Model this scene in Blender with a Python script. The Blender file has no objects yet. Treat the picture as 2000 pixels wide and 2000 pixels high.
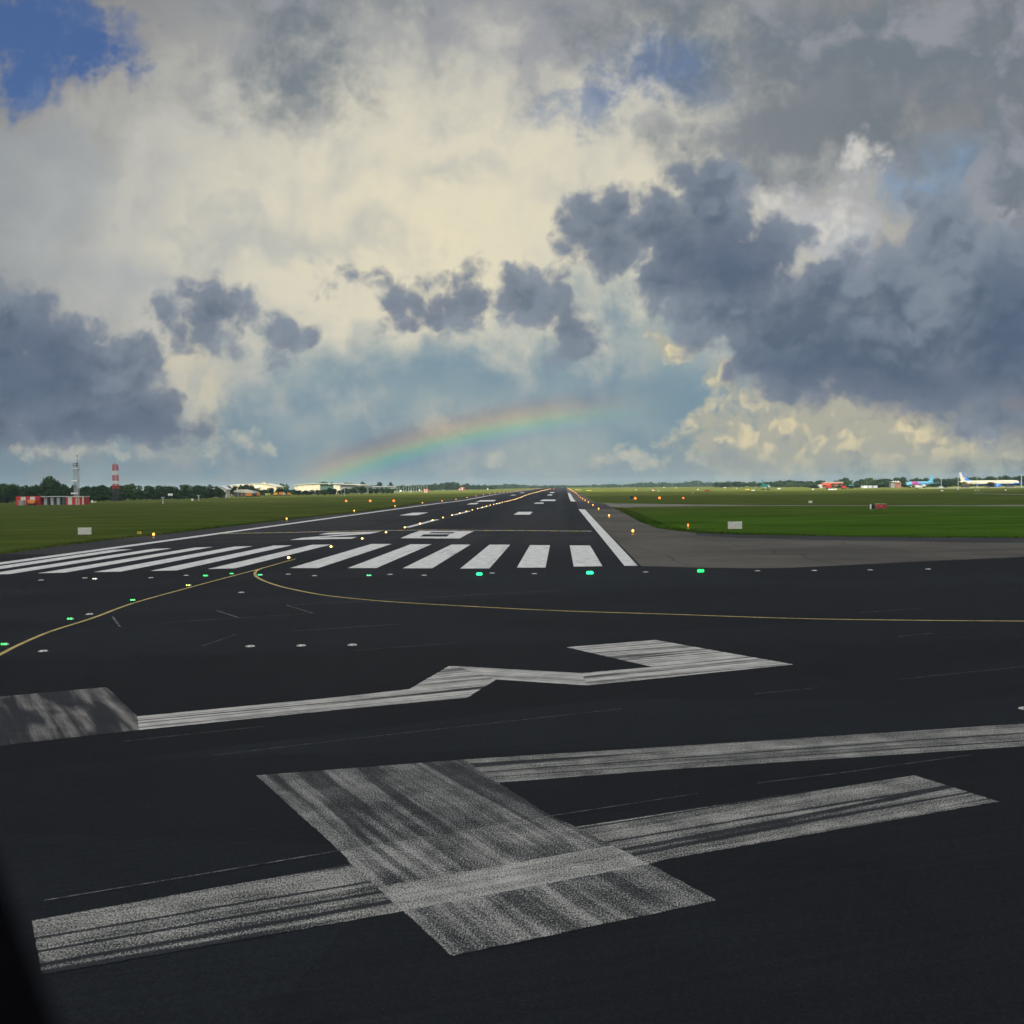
import bpy, bmesh, math, random
from mathutils import Vector, Matrix

SC = bpy.context.scene
COL = SC.collection
random.seed(11)

# ------------------------------------------------------------------ camera
FPX, CAMH = 2150.0, 5.10131841
YAW, PITCH, ROLL = -4.73392820e-02, -2.29679011e-02, -1.27525367e-02
_f = Vector((math.sin(YAW)*math.cos(PITCH), math.cos(YAW)*math.cos(PITCH), math.sin(PITCH)))
_r = Vector((math.cos(YAW), -math.sin(YAW), 0.0))
_u = _r.cross(_f)
CR = _r*math.cos(ROLL) + _u*math.sin(ROLL)
CU = -_r*math.sin(ROLL) + _u*math.cos(ROLL)
CF = _f
cam = bpy.data.cameras.new('camera')
cam.sensor_fit = 'HORIZONTAL'
cam.sensor_width = 36.0
cam.lens = 36.0*FPX/2000.0
cam.clip_start = 0.05
cam.clip_end = 40000.0
cam.dof.use_dof = True
cam.dof.focus_distance = 35.0
cam.dof.aperture_fstop = 3.9
camo = bpy.data.objects.new('camera', cam)
COL.objects.link(camo)
camo.matrix_world = Matrix(((CR.x, CU.x, -CF.x, 0), (CR.y, CU.y, -CF.y, 0), (CR.z, CU.z, -CF.z, CAMH), (0, 0, 0, 1)))
SC.camera = camo


def ray(px, py):
    """World direction seen at a pixel of the 2000 px photograph (for measuring the site)."""
    return CF*FPX + CR*(px-1000.0) + CU*(1000.0-py)


SC.cycles.use_adaptive_sampling = True
SC.cycles.adaptive_threshold = 0.02
SC.cycles.adaptive_min_samples = 12
SC.cycles.max_bounces = 5
SC.cycles.volume_bounces = 1
SC.cycles.diffuse_bounces = 2
SC.cycles.caustics_reflective = False
SC.cycles.caustics_refractive = False
# ------------------------------------------------------------------ exposure
SC.view_settings.view_transform = 'Standard'
SC.view_settings.look = 'None'
SC.view_settings.exposure = 0.0
SC.view_settings.gamma = 1.0
SC.view_settings.use_curve_mapping = False

# ------------------------------------------------------------------ sun: behind the camera, opposite the rainbow's centre
SUN_EL, SUN_AZ = math.radians(37.6), math.radians(185.1)      # azimuth clockwise from +Y
SUN_DIR = Vector((math.sin(SUN_AZ)*math.cos(SUN_EL), math.cos(SUN_AZ)*math.cos(SUN_EL), math.sin(SUN_EL)))
sun = bpy.data.lights.new('sun', 'SUN')
sun.energy = 3.6
sun.angle = math.radians(1.5)
sun.color = (1.0, 0.94, 0.84)
suno = bpy.data.objects.new('sun', sun)
COL.objects.link(suno)
suno.rotation_euler = (-SUN_DIR).to_track_quat('-Z', 'Y').to_euler()


# ------------------------------------------------------------------ node helpers
def lin(c):
    return c/12.92 if c <= 0.04045 else ((c+0.055)/1.055)**2.4


def rgb(r, g, b, k=1.0):
    return (lin(r/255)*k, lin(g/255)*k, lin(b/255)*k, 1.0)


class NT:
    def __init__(self, tree):
        self.t = tree
        self.n = tree.nodes
        self.n.clear()

    def _set(self, sock, v):
        if isinstance(v, bpy.types.NodeSocket):
            self.t.links.new(v, sock)
        elif v is not None:
            if sock.type == 'RGBA' and len(v) == 3:
                v = (*v, 1)
            sock.default_value = v

    def node(self, kind, **kw):
        nd = self.n.new(kind)
        for k, v in kw.items():
            setattr(nd, k, v)
        return nd

    def m(self, op, a, b=None, c=None, clamp=False):
        nd = self.node('ShaderNodeMath', operation=op, use_clamp=clamp)
        for i, v in enumerate((a, b, c)):
            if v is not None:
                self._set(nd.inputs[i], v)
        return nd.outputs[0]

    def v(self, op, a, b=None, s=None):
        nd = self.node('ShaderNodeVectorMath', operation=op)
        self._set(nd.inputs[0], a)
        if b is not None:
            self._set(nd.inputs[1], b)
        if s is not None:
            self._set(nd.inputs['Scale'], s)
        return nd.outputs['Value'] if op in ('LENGTH', 'DOT_PRODUCT', 'DISTANCE') else nd.outputs[0]

    def ramp(self, x, lo, hi, a=0.0, b=1.0, mode='SMOOTHSTEP'):
        nd = self.node('ShaderNodeMapRange', interpolation_type=mode)
        for i, val in enumerate((x, lo, hi, a, b)):
            self._set(nd.inputs[i], val)
        return nd.outputs[0]

    def mix(self, f, a, b, blend='MIX', clamp=True):
        nd = self.node('ShaderNodeMix', data_type='RGBA', blend_type=blend, clamp_factor=clamp)
        self._set(nd.inputs[0], f)
        self._set(nd.inputs[6], a)
        self._set(nd.inputs[7], b)
        return nd.outputs[2]

    def noise(self, vec, scale, detail=4.0, rough=0.5, dims='3D', col=False, lac=2.0, dist=0.0):
        nd = self.node('ShaderNodeTexNoise', noise_dimensions=dims)
        self._set(nd.inputs['Vector'], vec)
        nd.inputs['Scale'].default_value = scale
        nd.inputs['Detail'].default_value = detail
        nd.inputs['Roughness'].default_value = rough
        nd.inputs['Lacunarity'].default_value = lac
        nd.inputs['Distortion'].default_value = dist
        return nd.outputs['Color'] if col else nd.outputs[0]

    def voro(self, vec, scale, detail=0.0, rough=0.5, dims='2D', rnd=1.0, feature='F1'):
        nd = self.node('ShaderNodeTexVoronoi', voronoi_dimensions=dims, feature=feature)
        self._set(nd.inputs['Vector'], vec)
        nd.inputs['Scale'].default_value = scale
        if 'Detail' in nd.inputs:
            nd.inputs['Detail'].default_value = detail
            nd.inputs['Roughness'].default_value = rough
        nd.inputs['Randomness'].default_value = rnd
        return nd

    def cramp(self, x, stops, interp='LINEAR'):
        nd = self.node('ShaderNodeValToRGB')
        cr = nd.color_ramp
        cr.interpolation = interp
        while len(cr.elements) < len(stops):
            cr.elements.new(0.5)
        for e, (p, c) in zip(cr.elements, stops):
            e.position = p
            e.color = c
        self._set(nd.inputs[0], x)
        return nd.outputs[0]


# ------------------------------------------------------------------ world: Nishita sky with layered clouds and a rainbow
BG = 0.1
world = bpy.data.worlds.new("World")
SC.world = world
world.use_nodes = True
W = NT(world.node_tree)
world.cycles.sampling_method = 'MANUAL'
world.cycles.sample_map_resolution = 256

SKYQ = 21.5            # sky-plane units: 1 unit is about 2.7 degrees of the horizon sky


def sq(px, py):
    d = ray(px, py)
    return (d.x/d.y*SKYQ, d.z/d.y*SKYQ)


def skyc(r, g, b):
    return rgb(r, g, b, 1.0/BG)


D = W.node('ShaderNodeTexCoord').outputs['Generated']
sep = W.node('ShaderNodeSeparateXYZ')
W._set(sep.inputs[0], D)
ay = W.m('MAXIMUM', W.m('ABSOLUTE', sep.outputs[1]), 0.09)
qx = W.m('MULTIPLY', W.m('DIVIDE', sep.outputs[0], ay), SKYQ)
qy = W.m('MULTIPLY', W.m('DIVIDE', sep.outputs[2], ay), SKYQ)
cmb = W.node('ShaderNodeCombineXYZ')
W._set(cmb.inputs[0], qx)
W._set(cmb.inputs[1], qy)
Q = cmb.outputs[0]

# domain warps: one broad, one curly
warpA = W.v('SUBTRACT', W.noise(Q, 0.55, 3.0, 0.5, '2D', col=True), (0.5, 0.5, 0.5))
warpB = W.v('SUBTRACT', W.noise(Q, 2.1, 5.0, 0.58, '2D', col=True), (0.5, 0.5, 0.5))
QA = W.v('ADD', Q, W.v('SCALE', warpA, s=0.9))
QB = W.v('ADD', QA, W.v('SCALE', warpB, s=0.55))
QS = W.v('ADD', Q, W.v('SCALE', warpA, s=2.2))        # soft, strongly drifting
QP = W.v('ADD', W.v('ADD', Q, W.v('SCALE', warpA, s=0.30)), W.v('SCALE', warpB, s=0.26))
vA = W.voro(QP, 1.35, 3.0, 0.55).outputs['Distance']   # cauliflower billows
vBn = W.voro(QP, 1.5, 2.0, 0.42, feature='SMOOTH_F1')
vBn.inputs['Smoothness'].default_value = 0.35
vB = vBn.outputs['Distance']
vCn = W.voro(W.v('ADD', QP, (-0.05, 0.16, 0)), 1.5, 2.0, 0.42, feature='SMOOTH_F1')
vCn.inputs['Smoothness'].default_value = 0.35
relief = W.m('SUBTRACT', vCn.outputs['Distance'], vB)      # tops of billows turned to the light
nF = W.noise(Q, 5.5, 6.0, 0.6, '2D')                   # fine wisps
nM = W.noise(QA, 1.1, 5.0, 0.55, '2D')                 # body mottling
nL = W.noise(Q, 0.32, 2.0, 0.5, '2D')


def field(vec, blobs, k=0.35):
    """Union of soft ellipses: a signed height, positive inside, in sky-plane units."""
    acc = None
    for b in blobs:
        cx, cy, rx, ry = b[:4]
        c = sq(cx, cy)
        d = W.v('SUBTRACT', vec, (c[0], c[1], 0))
        if len(b) > 4:
            nd = W.node('ShaderNodeVectorRotate', rotation_type='Z_AXIS')
            W._set(nd.inputs['Vector'], d)
            nd.inputs['Angle'].default_value = math.radians(b[4])
            d = nd.outputs[0]
        rx, ry = rx/100.0, ry/100.0
        ln = W.v('LENGTH', W.v('MULTIPLY', d, (1/rx, 1/ry, 0)))
        r = min(rx, ry)
        s = W.m('MULTIPLY_ADD', ln, -r, r)
        if acc is None:
            acc = s
        else:
            acc = W.m('SMOOTH_MAX', acc, s, k)
    return acc


def edge(f, lo, hi, terms):
    """Roughen a field with (noise, centre, gain) terms and turn it into an opacity."""
    for n, c, g in terms:
        f = W.m('ADD', f, W.m('MULTIPLY', W.m('SUBTRACT', n, c), g))
    return f, W.ramp(f, lo, hi)


# 0. clear air
nsky = W.node('ShaderNodeTexSky', sky_type='NISHITA')
nsky.sun_disc = False
nsky.sun_elevation = SUN_EL
nsky.sun_rotation = SUN_AZ
nsky.air_density = 1.0
nsky.dust_density = 0.6
nsky.ozone_density = 3.0
clear = W.mix(0.55, W.mix(1.0, nsky.outputs[0], (0.42, 0.55, 0.80, 1), 'MULTIPLY'), skyc(78, 102, 146))

# 1. the high pale cloud sheet that fills most of the view
cc = sq(880, 470)
rad = W.v('LENGTH', W.v('MULTIPLY', W.v('SUBTRACT', QA, (cc[0], cc[1], 0)), (1/9.5, 1/5.6, 0)))
rad = W.m('ADD', rad, W.m('MULTIPLY', W.m('SUBTRACT', nM, 0.5), 0.35))
rad = W.m('MULTIPLY', rad, 0.72)
sheet = W.cramp(rad, [(0.0, skyc(229, 220, 192)), (0.28, skyc(216, 210, 191)), (0.50, skyc(188, 187, 180)),
                      (0.70, skyc(150, 150, 149)), (1.0, skyc(112, 116, 125))])
hole, a_hole = edge(field(QB, [(60, 60, 200, 100), (185, 110, 84, 70), (40, 150, 110, 66), (262, 138, 34, 28)]), -0.38, 0.34,
                    [(vA, 0.46, -0.4), (nF, 0.5, 0.4), (nM, 0.5, 0.8)])
hole2, a_hole2 = edge(field(QB, [(1190, 175, 62, 22, -20), (1265, 125, 62, 34), (1330, 120, 60, 45), (1345, 150, 40, 20)]), -0.45, 0.35,
                      [(nM, 0.5, 1.4), (nF, 0.5, 0.5)])
hole3, a_hole3 = edge(field(QB, [(1880, 330, 85, 45, 15), (1640, 512, 22, 30), (1800, 380, 60, 30)]), -0.5, 0.4,
                      [(nM, 0.5, 1.0), (nF, 0.5, 0.5)])
c0 = W.mix(a_hole, sheet, clear)
c0 = W.mix(W.m('MULTIPLY', a_hole2, 0.85), c0, W.mix(0.25, clear, skyc(96, 140, 200)))
c0 = W.mix(W.m('MULTIPLY', a_hole3, 0.7), c0, skyc(120, 160, 200))

# 2. grey undersides overhead
deck, a_deck = edge(field(QS, [(560, 40, 220, 100), (590, 150, 140, 90), (820, 0, 420, 84), (1120, 60, 120, 110),
                               (1330, 30, 200, 90), (1700, 90, 480, 150), (1480, 260, 190, 110), (1640, 250, 260, 140),
                               (1960, 330, 130, 290), (1560, 340, 190, 60), (1410, 330, 110, 70)], 0.8), -0.75, 0.85,
                    [(nM, 0.5, 1.5), (nF, 0.5, 0.35), (vA, 0.42, -0.5)])
deckc = W.mix(W.ramp(W.m('ADD', nM, W.m('MULTIPLY', W.m('SUBTRACT', nL, 0.5), 0.8)), 0.36, 0.66), skyc(112, 123, 133), skyc(148, 151, 158))
deckdark, a_dd = edge(field(QS, [(1620, 250, 240, 120), (1480, 330, 160, 70)], 0.8), -0.7, 0.9, [(nM, 0.5, 1.0)])
deckc = W.mix(W.m('MULTIPLY', a_dd, 0.85), deckc, skyc(112, 121, 129))
c1 = W.mix(W.m('MULTIPLY', a_deck, 0.92), c0, deckc)
# bright rifts in the right-hand sky
rift, a_rift = edge(field(QB, [(1590, 455, 120, 56), (1680, 340, 56, 70), (1540, 400, 70, 40), (1650, 460, 60, 50), (1975, 420, 24, 32)]), -0.25, 0.3,
                    [(vA, 0.46, -0.5), (nM, 0.5, 0.5), (nF, 0.5, 0.3)])
c1 = W.mix(W.m('MULTIPLY', a_rift, 0.9), c1, W.mix(W.ramp(nM, 0.4, 0.62), skyc(182, 184, 192), skyc(211, 208, 200)))

# 3. thin grey streaks in front of the bright sheet
strk, a_str = edge(field(QS, [(520, 480, 130, 26), (620, 490, 90, 22), (380, 440, 90, 20), (880, 350, 110, 14),
                              (1090, 220, 110, 24), (250, 560, 160, 40), (60, 380, 140, 180)], 0.5), -0.5, 0.5,
                   [(nM, 0.5, 1.1), (nF, 0.5, 0.4)])
c1 = W.mix(W.m('MULTIPLY', a_str, 0.5), c1, skyc(160, 168, 173))

# 4. rain-blue band near the horizon
band, a_band = edge(field(QS, [(880, 770, 420, 120), (650, 860, 420, 110), (1250, 800, 330, 150), (1350, 640, 210, 90), (1180, 600, 80, 70), (200, 900, 560, 60), (1000, 950, 1500, 40),
                               (560, 740, 140, 60)], 1.2), -0.95, 1.0,
                    [(nM, 0.5, 1.3), (nF, 0.5, 0.35), (vA, 0.46, -0.4)])
bandc = W.mix(W.ramp(W.m('ADD', nL, W.m('MULTIPLY', nM, 0.5)), 0.55, 0.95), skyc(116, 144, 159), skyc(151, 168, 170))
deep, a_deep = edge(field(QS, [(960, 735, 260, 60), (640, 770, 130, 40), (1420, 780, 100, 60), (420, 895, 260, 30)], 0.8), -0.6, 0.7, [(nM, 0.5, 0.6)])
bandc = W.mix(W.m('MULTIPLY', a_deep, 0.75), bandc, skyc(103, 137, 159))
c2 = W.mix(W.m('MULTIPLY', a_band, 0.94), c1, bandc)

# 5. sunlit cumulus low in the sky
lowc, a_low = edge(field(QB, [(1560, 820, 110, 48), (1500, 790, 50, 34), (1720, 850, 170, 66), (1650, 800, 110, 40), (1880, 870, 150, 60), (1480, 880, 120, 40),
                              (1700, 900, 340, 30), (1310, 690, 42, 34), (1415, 735, 44, 42), (1420, 850, 70, 46), (1290, 665, 40, 26)], 0.3), -0.40, 0.14,
                   [(vA, 0.46, -0.5), (nM, 0.5, 0.5), (nF, 0.5, 0.35)])
lowt = W.ramp(W.m('ADD', W.m('MULTIPLY', W.m('ADD', W.m('SUBTRACT', 0.45, vB), relief), 0.8), W.m('MULTIPLY', W.m('ADD', nM, W.m('MULTIPLY', nL, 0.6)), 0.9)), 0.45, 1.05)
lowt = W.m('MULTIPLY', W.m('ADD', lowt, 0.25), W.ramp(qy, sq(1600, 915)[1], sq(1600, 835)[1], 0.25, 1.0))
lowcol = W.mix(lowt, skyc(160, 163, 155), skyc(221, 208, 170))
c3 = W.mix(W.m('MULTIPLY', a_low, 0.93), c2, lowcol)
# bright rims beside the left cloud
glow, a_glow = edge(field(QB, [(345, 730, 60, 110, 20), (420, 745, 60, 60), (400, 800, 50, 40)], 0.3), -0.35, 0.4, [(nM, 0.5, 0.8), (vA, 0.42, -0.4)])
c3 = W.mix(W.m('MULTIPLY', a_glow, 0.75), c3, skyc(212, 203, 178))

# 6. near, shaded cumulus with crisp heaped tops
DARK = [(20, 640, 115, 100), (-60, 740, 160, 190), (110, 690, 105, 85), (80, 770, 110, 80), (190, 740, 110, 95), (255, 712, 66, 66), (275, 800, 95, 66), (150, 815, 220, 62), (335, 835, 70, 36),
        (410, 612, 108, 70), (340, 605, 70, 40), (400, 655, 80, 34),
        (563, 665, 56, 48), (683, 540, 46, 22, 20), (655, 560, 30, 18),
        (845, 622, 112, 38), (908, 538, 46, 34), (915, 585, 60, 44), (795, 590, 46, 36),
        (1045, 585, 82, 72), (1100, 640, 52, 72), (1010, 570, 44, 46), (1135, 690, 40, 20),
        (1205, 405, 60, 52), (1150, 450, 62, 50), (1180, 480, 90, 66), (1290, 450, 120, 84), (1390, 400, 84, 120), (1430, 540, 160, 96), (1370, 620, 84, 70), (1290, 540, 70, 60),
        (1560, 650, 180, 130), (1620, 570, 110, 82), (1700, 580, 90, 60), (1740, 670, 250, 130), (1850, 500, 110, 120), (1835, 415, 62, 54), (1950, 620, 160, 180), (1960, 500, 90, 70),
        (1560, 750, 100, 52), (1800, 765, 150, 48), (1950, 820, 110, 46), (1715, 510, 56, 40), (1500, 480, 90, 60), (1750, 570, 150, 110), (1680, 640, 150, 100), (1460, 610, 130, 84), (1330, 500, 110, 70), (1170, 430, 84, 62)]
dark, a_dark = edge(field(QP, DARK, 0.22), -0.34, 0.03,
                    [(vB, 0.42, -0.40), (vA, 0.46, -0.32), (nM, 0.5, 0.14), (nF, 0.5, 0.14)])
thick = W.ramp(dark, -0.1, 0.6)
body = W.m('ADD', nM, W.m('MULTIPLY', W.m('SUBTRACT', nL, 0.5), 0.9))
body = W.ramp(W.m('ADD', body, W.m('MULTIPLY', W.m('SUBTRACT', 0.44, vB), 0.20)), 0.30, 0.74)
body = W.m('ADD', body, W.m('MULTIPLY', relief, 0.95), clamp=True)
darkc = W.mix(body, skyc(92, 106, 124), skyc(124, 136, 150))
darkc = W.mix(thick, W.mix(0.5, darkc, skyc(146, 154, 166)), darkc)
base, a_base = edge(field(QA, [(1600, 720, 190, 62), (1800, 745, 170, 48), (210, 830, 190, 40), (1420, 500, 120, 60), (60, 720, 120, 100), (1980, 640, 90, 130)], 0.5), -0.5, 0.6, [(nM, 0.5, 0.7)])
darkc = W.mix(W.m('MULTIPLY', a_base, 0.7), darkc, skyc(80, 96, 121))
c4 = W.mix(W.m('MULTIPLY', a_dark, 0.97), c3, darkc)

# 7. little pale puffs in front of the rain band
puff, a_puff = edge(field(QP, [(858, 832, 44, 20), (835, 818, 24, 10), (1225, 893, 46, 18), (1265, 897, 30, 10), (962, 896, 22, 12), (1345, 897, 30, 8),
                               (480, 860, 44, 22), (420, 880, 30, 18), (150, 882, 110, 14), (330, 888, 70, 10), (520, 880, 18, 10), (405, 790, 24, 22)], 0.12), -0.16, 0.08,
                    [(vA, 0.46, -0.26), (nF, 0.5, 0.22)])
c5 = W.mix(W.m('MULTIPLY', a_puff, 0.62), c4, skyc(196, 194, 178))

# 8. rainbow: a ring 40.5 to 42.5 degrees about the point opposite the sun
anti = -SUN_DIR
ang = W.m('MULTIPLY', W.m('ARCCOSINE', W.v('DOT_PRODUCT', W.v('NORMALIZE', D), tuple(anti))), 180/math.pi)
bow = W.cramp(W.ramp(ang, 40.3, 42.8, mode='LINEAR'),
              [(0.0, (0.0, 0.0, 0.0, 1)), (0.13, (0.0, 0.03, 0.12, 1)), (0.27, (0.0, 0.22, 0.22, 1)), (0.38, (0.02, 0.30, 0.10, 1)),
               (0.50, (0.27, 0.29, 0.0, 1)), (0.64, (0.32, 0.13, 0.0, 1)), (0.80, (0.11, 0.015, 0.015, 1)), (1.0, (0, 0, 0, 1))])
bx = W.ramp(qx, sq(540, 900)[0], sq(660, 900)[0])
bx2 = W.ramp(qx, sq(1330, 900)[0], sq(980, 900)[0])
fade = W.m('MULTIPLY', W.m('MULTIPLY', bx, bx2), W.m('GREATER_THAN', sep.outputs[1], 0.0))
bowc = W.v('SCALE', bow, s=W.m('MULTIPLY', fade, 0.42/BG))
c5 = W.mix(W.m('MULTIPLY', W.m('MULTIPLY', fade, 0.22), W.m('MULTIPLY', W.ramp(ang, 40.2, 41.0), W.ramp(ang, 43.0, 42.0))), c5, (0, 0, 0, 1))
c6 = W.mix(1.0, c5, bowc, 'ADD')

# unseen half of the sky behind the viewpoint, scaled up to brighten the ground
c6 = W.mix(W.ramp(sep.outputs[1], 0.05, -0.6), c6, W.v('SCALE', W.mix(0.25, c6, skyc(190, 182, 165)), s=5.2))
# sky above the view also scaled up, to add light on the ground
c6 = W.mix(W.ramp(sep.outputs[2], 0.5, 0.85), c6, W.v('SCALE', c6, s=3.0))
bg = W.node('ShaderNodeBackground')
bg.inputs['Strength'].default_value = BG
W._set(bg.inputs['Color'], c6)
out = W.node('ShaderNodeOutputWorld')
W._set(out.inputs['Surface'], bg.outputs[0])

# ------------------------------------------------------------------ terrain height
YS = [-400, -60, 20, 60, 120, 200, 300, 360, 410, 460, 520, 580, 640, 720, 820, 950, 1150, 1400, 1800, 2300, 3000, 4500, 6000]
ZY = [0, 0, 0, 0, 0, 0, 0, -0.06, -0.18, -0.2, 0.02, 0.34, 0.56, 0.66, 0.74, 0.82, 0.88, 0.9, 0.95, 1.0, 1.0, 1.0, 1.0]
XS = [-6000, -3000, -1500, -600, -300, -170, -90, -60, 15, 60, 120, 200, 320, 600, 1200, 2500, 4000, 6000]
WX = [0, 0, 0, 0, 0, 0.2, 0.9, 1, 1, 0.8, 0.2, -0.3, -0.7, -0.7, -0.4, 0, 0, 0]


def pl(x, xs, ys):
    if x <= xs[0]:
        return ys[0]
    for i in range(len(xs)-1):
        if x <= xs[i+1]:
            t = (x-xs[i])/(xs[i+1]-xs[i])
            return ys[i]*(1-t)+ys[i+1]*t
    return ys[-1]


def gz(x, y):
    return pl(y, YS, ZY)*pl(x, XS, WX)


def U(px, py, z=None):
    """Ground point seen at a photo pixel (2000 px frame)."""
    d = ray(px, py)
    zz = 0.0
    for _ in range(12):
        t = (zz-CAMH)/d.z if d.z < -1e-6 else 1e5
        x, y = d.x*t, d.y*t
        zz = gz(x, y)
    return (x, y)


def at(px, dist):
    """Ground point at photo column px and forward distance dist."""
    d = ray(px, 950)
    x = d.x/d.y*dist
    return Vector((x, dist, gz(x, dist)))


def zat(px, py, y):
    """Height above sea of photo pixel (px,py) at forward distance y."""
    d = ray(px, py)
    return CAMH + d.z/d.y*y


# ------------------------------------------------------------------ tagging
def tag(o, label=None, cat=None, group=None, kind=None):
    if label:
        o['label'] = label
    if cat:
        o['category'] = cat
    if group:
        o['group'] = group
    if kind:
        o['kind'] = kind
    return o


def link(name, me, mats=(), parent=None):
    o = bpy.data.objects.new(name, me)
    COL.objects.link(o)
    for m in (mats if isinstance(mats, (list, tuple)) else [mats]):
        me.materials.append(m)
    if parent is not None:
        o.parent = parent
    return o


def thing(name, label, cat, loc=(0, 0, 0), rotz=0.0, group=None):
    o = bpy.data.objects.new(name, None)
    COL.objects.link(o)
    o.empty_display_size = 0.3
    o.location = loc
    o.rotation_euler = (0, 0, rotz)
    return tag(o, label, cat, group)


def dup(root, loc, rotz=0.0, label=None, group=None, scale=None):
    r = root.copy()
    COL.objects.link(r)
    r.location = loc
    r.rotation_euler = (0, 0, rotz)
    if scale is not None:
        r.scale = scale if isinstance(scale, (tuple, list)) else (scale,)*3
    if label:
        r['label'] = label
    if group:
        r['group'] = group
    for ch in list(root.children):
        c = ch.copy()
        COL.objects.link(c)
        c.parent = r
        for g in list(ch.children):
            d = g.copy()
            COL.objects.link(d)
            d.parent = c
    return r


# ------------------------------------------------------------------ materials
def mat(name):
    m = bpy.data.materials.new(name)
    m.use_nodes = True
    return m, NT(m.node_tree)


def finish(N, color, rough=0.7, spec=0.3, bump=None, bstr=0.3, bdist=0.02, emit=None, estr=0.0, metal=0.0):
    b = N.node('ShaderNodeBsdfPrincipled')
    N._set(b.inputs['Base Color'], color)
    N._set(b.inputs['Roughness'], rough)
    N._set(b.inputs['Specular IOR Level'], spec)
    N._set(b.inputs['Metallic'], metal)
    if emit is not None:
        N._set(b.inputs['Emission Color'], emit)
        N._set(b.inputs['Emission Strength'], estr)
    if bump is not None:
        nb = N.node('ShaderNodeBump')
        nb.inputs['Strength'].default_value = bstr
        nb.inputs['Distance'].default_value = bdist
        N._set(nb.inputs['Height'], bump)
        N.t.links.new(nb.outputs[0], b.inputs['Normal'])
    o = N.node('ShaderNodeOutputMaterial')
    N.t.links.new(b.outputs[0], o.inputs[0])
    return b


def simple(name, col, rough=0.6, spec=0.3, var=0.12, scale=3.0, metal=0.0):
    m, N = mat(name)
    P = N.node('ShaderNodeTexCoord').outputs['Object']
    n = N.noise(P, scale, 4, 0.6)
    c = N.mix(N.ramp(n, 0.3, 0.7), tuple(x*(1-var) for x in col[:3])+(1,), tuple(min(1, x*(1+var)) for x in col[:3])+(1,))
    finish(N, c, rough, spec, metal=metal)
    return m


def lamp_mat(name, col, strength):
    m, N = mat(name)
    e = N.node('ShaderNodeEmission')
    e.inputs[0].default_value = (*col, 1)
    e.inputs[1].default_value = strength
    o = N.node('ShaderNodeOutputMaterial')
    N.t.links.new(e.outputs[0], o.inputs[0])
    m.cycles.emission_sampling = 'NONE'
    return m


def stretched(N, P, ang, sx, sy):
    """Rotate flat coordinates by ang and stretch them, for streaks laid along a direction."""
    mp = N.node('ShaderNodeMapping', vector_type='TEXTURE')
    N._set(mp.inputs[0], P)
    mp.inputs['Rotation'].default_value = (0, 0, ang)
    mp.inputs['Scale'].default_value = (sx, sy, 1)
    return mp.outputs[0]


def asphalt_nodes(N, P, base=(0.0106, 0.0128, 0.0154), ang=0.35):
    big = N.noise(P, 0.035, 4, 0.6, '2D')
    med = N.noise(P, 0.45, 5, 0.6, '2D')
    grit = N.noise(P, 14.0, 3, 0.7, '2D')
    chips = N.ramp(N.noise(P, 38.0, 1, 0.5, '2D'), 0.70, 0.80)
    strk = N.noise(stretched(N, P, ang, 9.0, 0.16), 1.0, 4, 0.6, '2D')
    v = N.m('ADD', 0.55, N.m('MULTIPLY', big, 0.45))
    v = N.m('ADD', v, N.m('MULTIPLY', N.m('SUBTRACT', med, 0.5), 0.5))
    v = N.m('ADD', v, N.m('MULTIPLY', N.m('SUBTRACT', strk, 0.5), 0.6))
    v = N.m('ADD', v, N.m('MULTIPLY', N.m('SUBTRACT', grit, 0.5), 1.1))
    v = N.m('MAXIMUM', N.m('ADD', v, N.m('MULTIPLY', chips, 1.8)), 0.25)
    c = N.v('SCALE', base, s=v)
    return c, grit


def flat(N):
    g = N.node('ShaderNodeNewGeometry').outputs['Position']
    return N.v('MULTIPLY', g, (1, 1, 0))


def m_asphalt():
    m, N = mat('asphalt')
    P = flat(N)
    c, grit = asphalt_nodes(N, P)
    s = N.node('ShaderNodeSeparateXYZ')
    N._set(s.inputs[0], P)
    # tyre rubber laid down along the landing line, and paving lanes of slightly different age
    n1 = N.noise(N.v('MULTIPLY', P, (0.55, 0.012, 0)), 1.0, 5, 0.65, '2D')
    lane = N.m('MULTIPLY', N.ramp(N.m('ABSOLUTE', N.m('SUBTRACT', s.outputs[0], -19.0)), 15.0, 4.0), N.ramp(s.outputs[1], 95, 190))
    rub = N.m('MULTIPLY', lane, N.ramp(n1, 0.36, 0.62))
    old = N.m('MULTIPLY', N.ramp(s.outputs[1], 75, 120), N.ramp(N.noise(N.v('MULTIPLY', P, (0.16, 0.004, 0)), 1.0, 3, 0.5, '2D'), 0.4, 0.6, 0.15, 0.75))
    c = N.mix(old, c, N.v('SCALE', (0.026, 0.027, 0.027), s=N.ramp(grit, 0.3, 0.7, 0.8, 1.2)))
    c = N.mix(N.m('MULTIPLY', rub, 0.85), c, (0.0075, 0.0085, 0.0095, 1))
    # patches of newer and older surfacing, and oil spots
    pt = N.voro(stretched(N, P, 0.35, 16.0, 5.0), 1.0, rnd=0.8)
    pc = N.node('ShaderNodeSeparateColor')
    N._set(pc.inputs[0], pt.outputs['Color'])
    c = N.v('SCALE', c, s=N.ramp(pc.outputs[0], 0.0, 1.0, 0.78, 1.24))
    oil = N.ramp(N.noise(P, 0.9, 3, 0.6, '2D'), 0.68, 0.76)
    c = N.mix(N.m('MULTIPLY', oil, 0.4), c, (0.006, 0.006, 0.007, 1))
    finish(N, c, 0.82, 0.13, grit, 0.4, 0.008)
    return m


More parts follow.
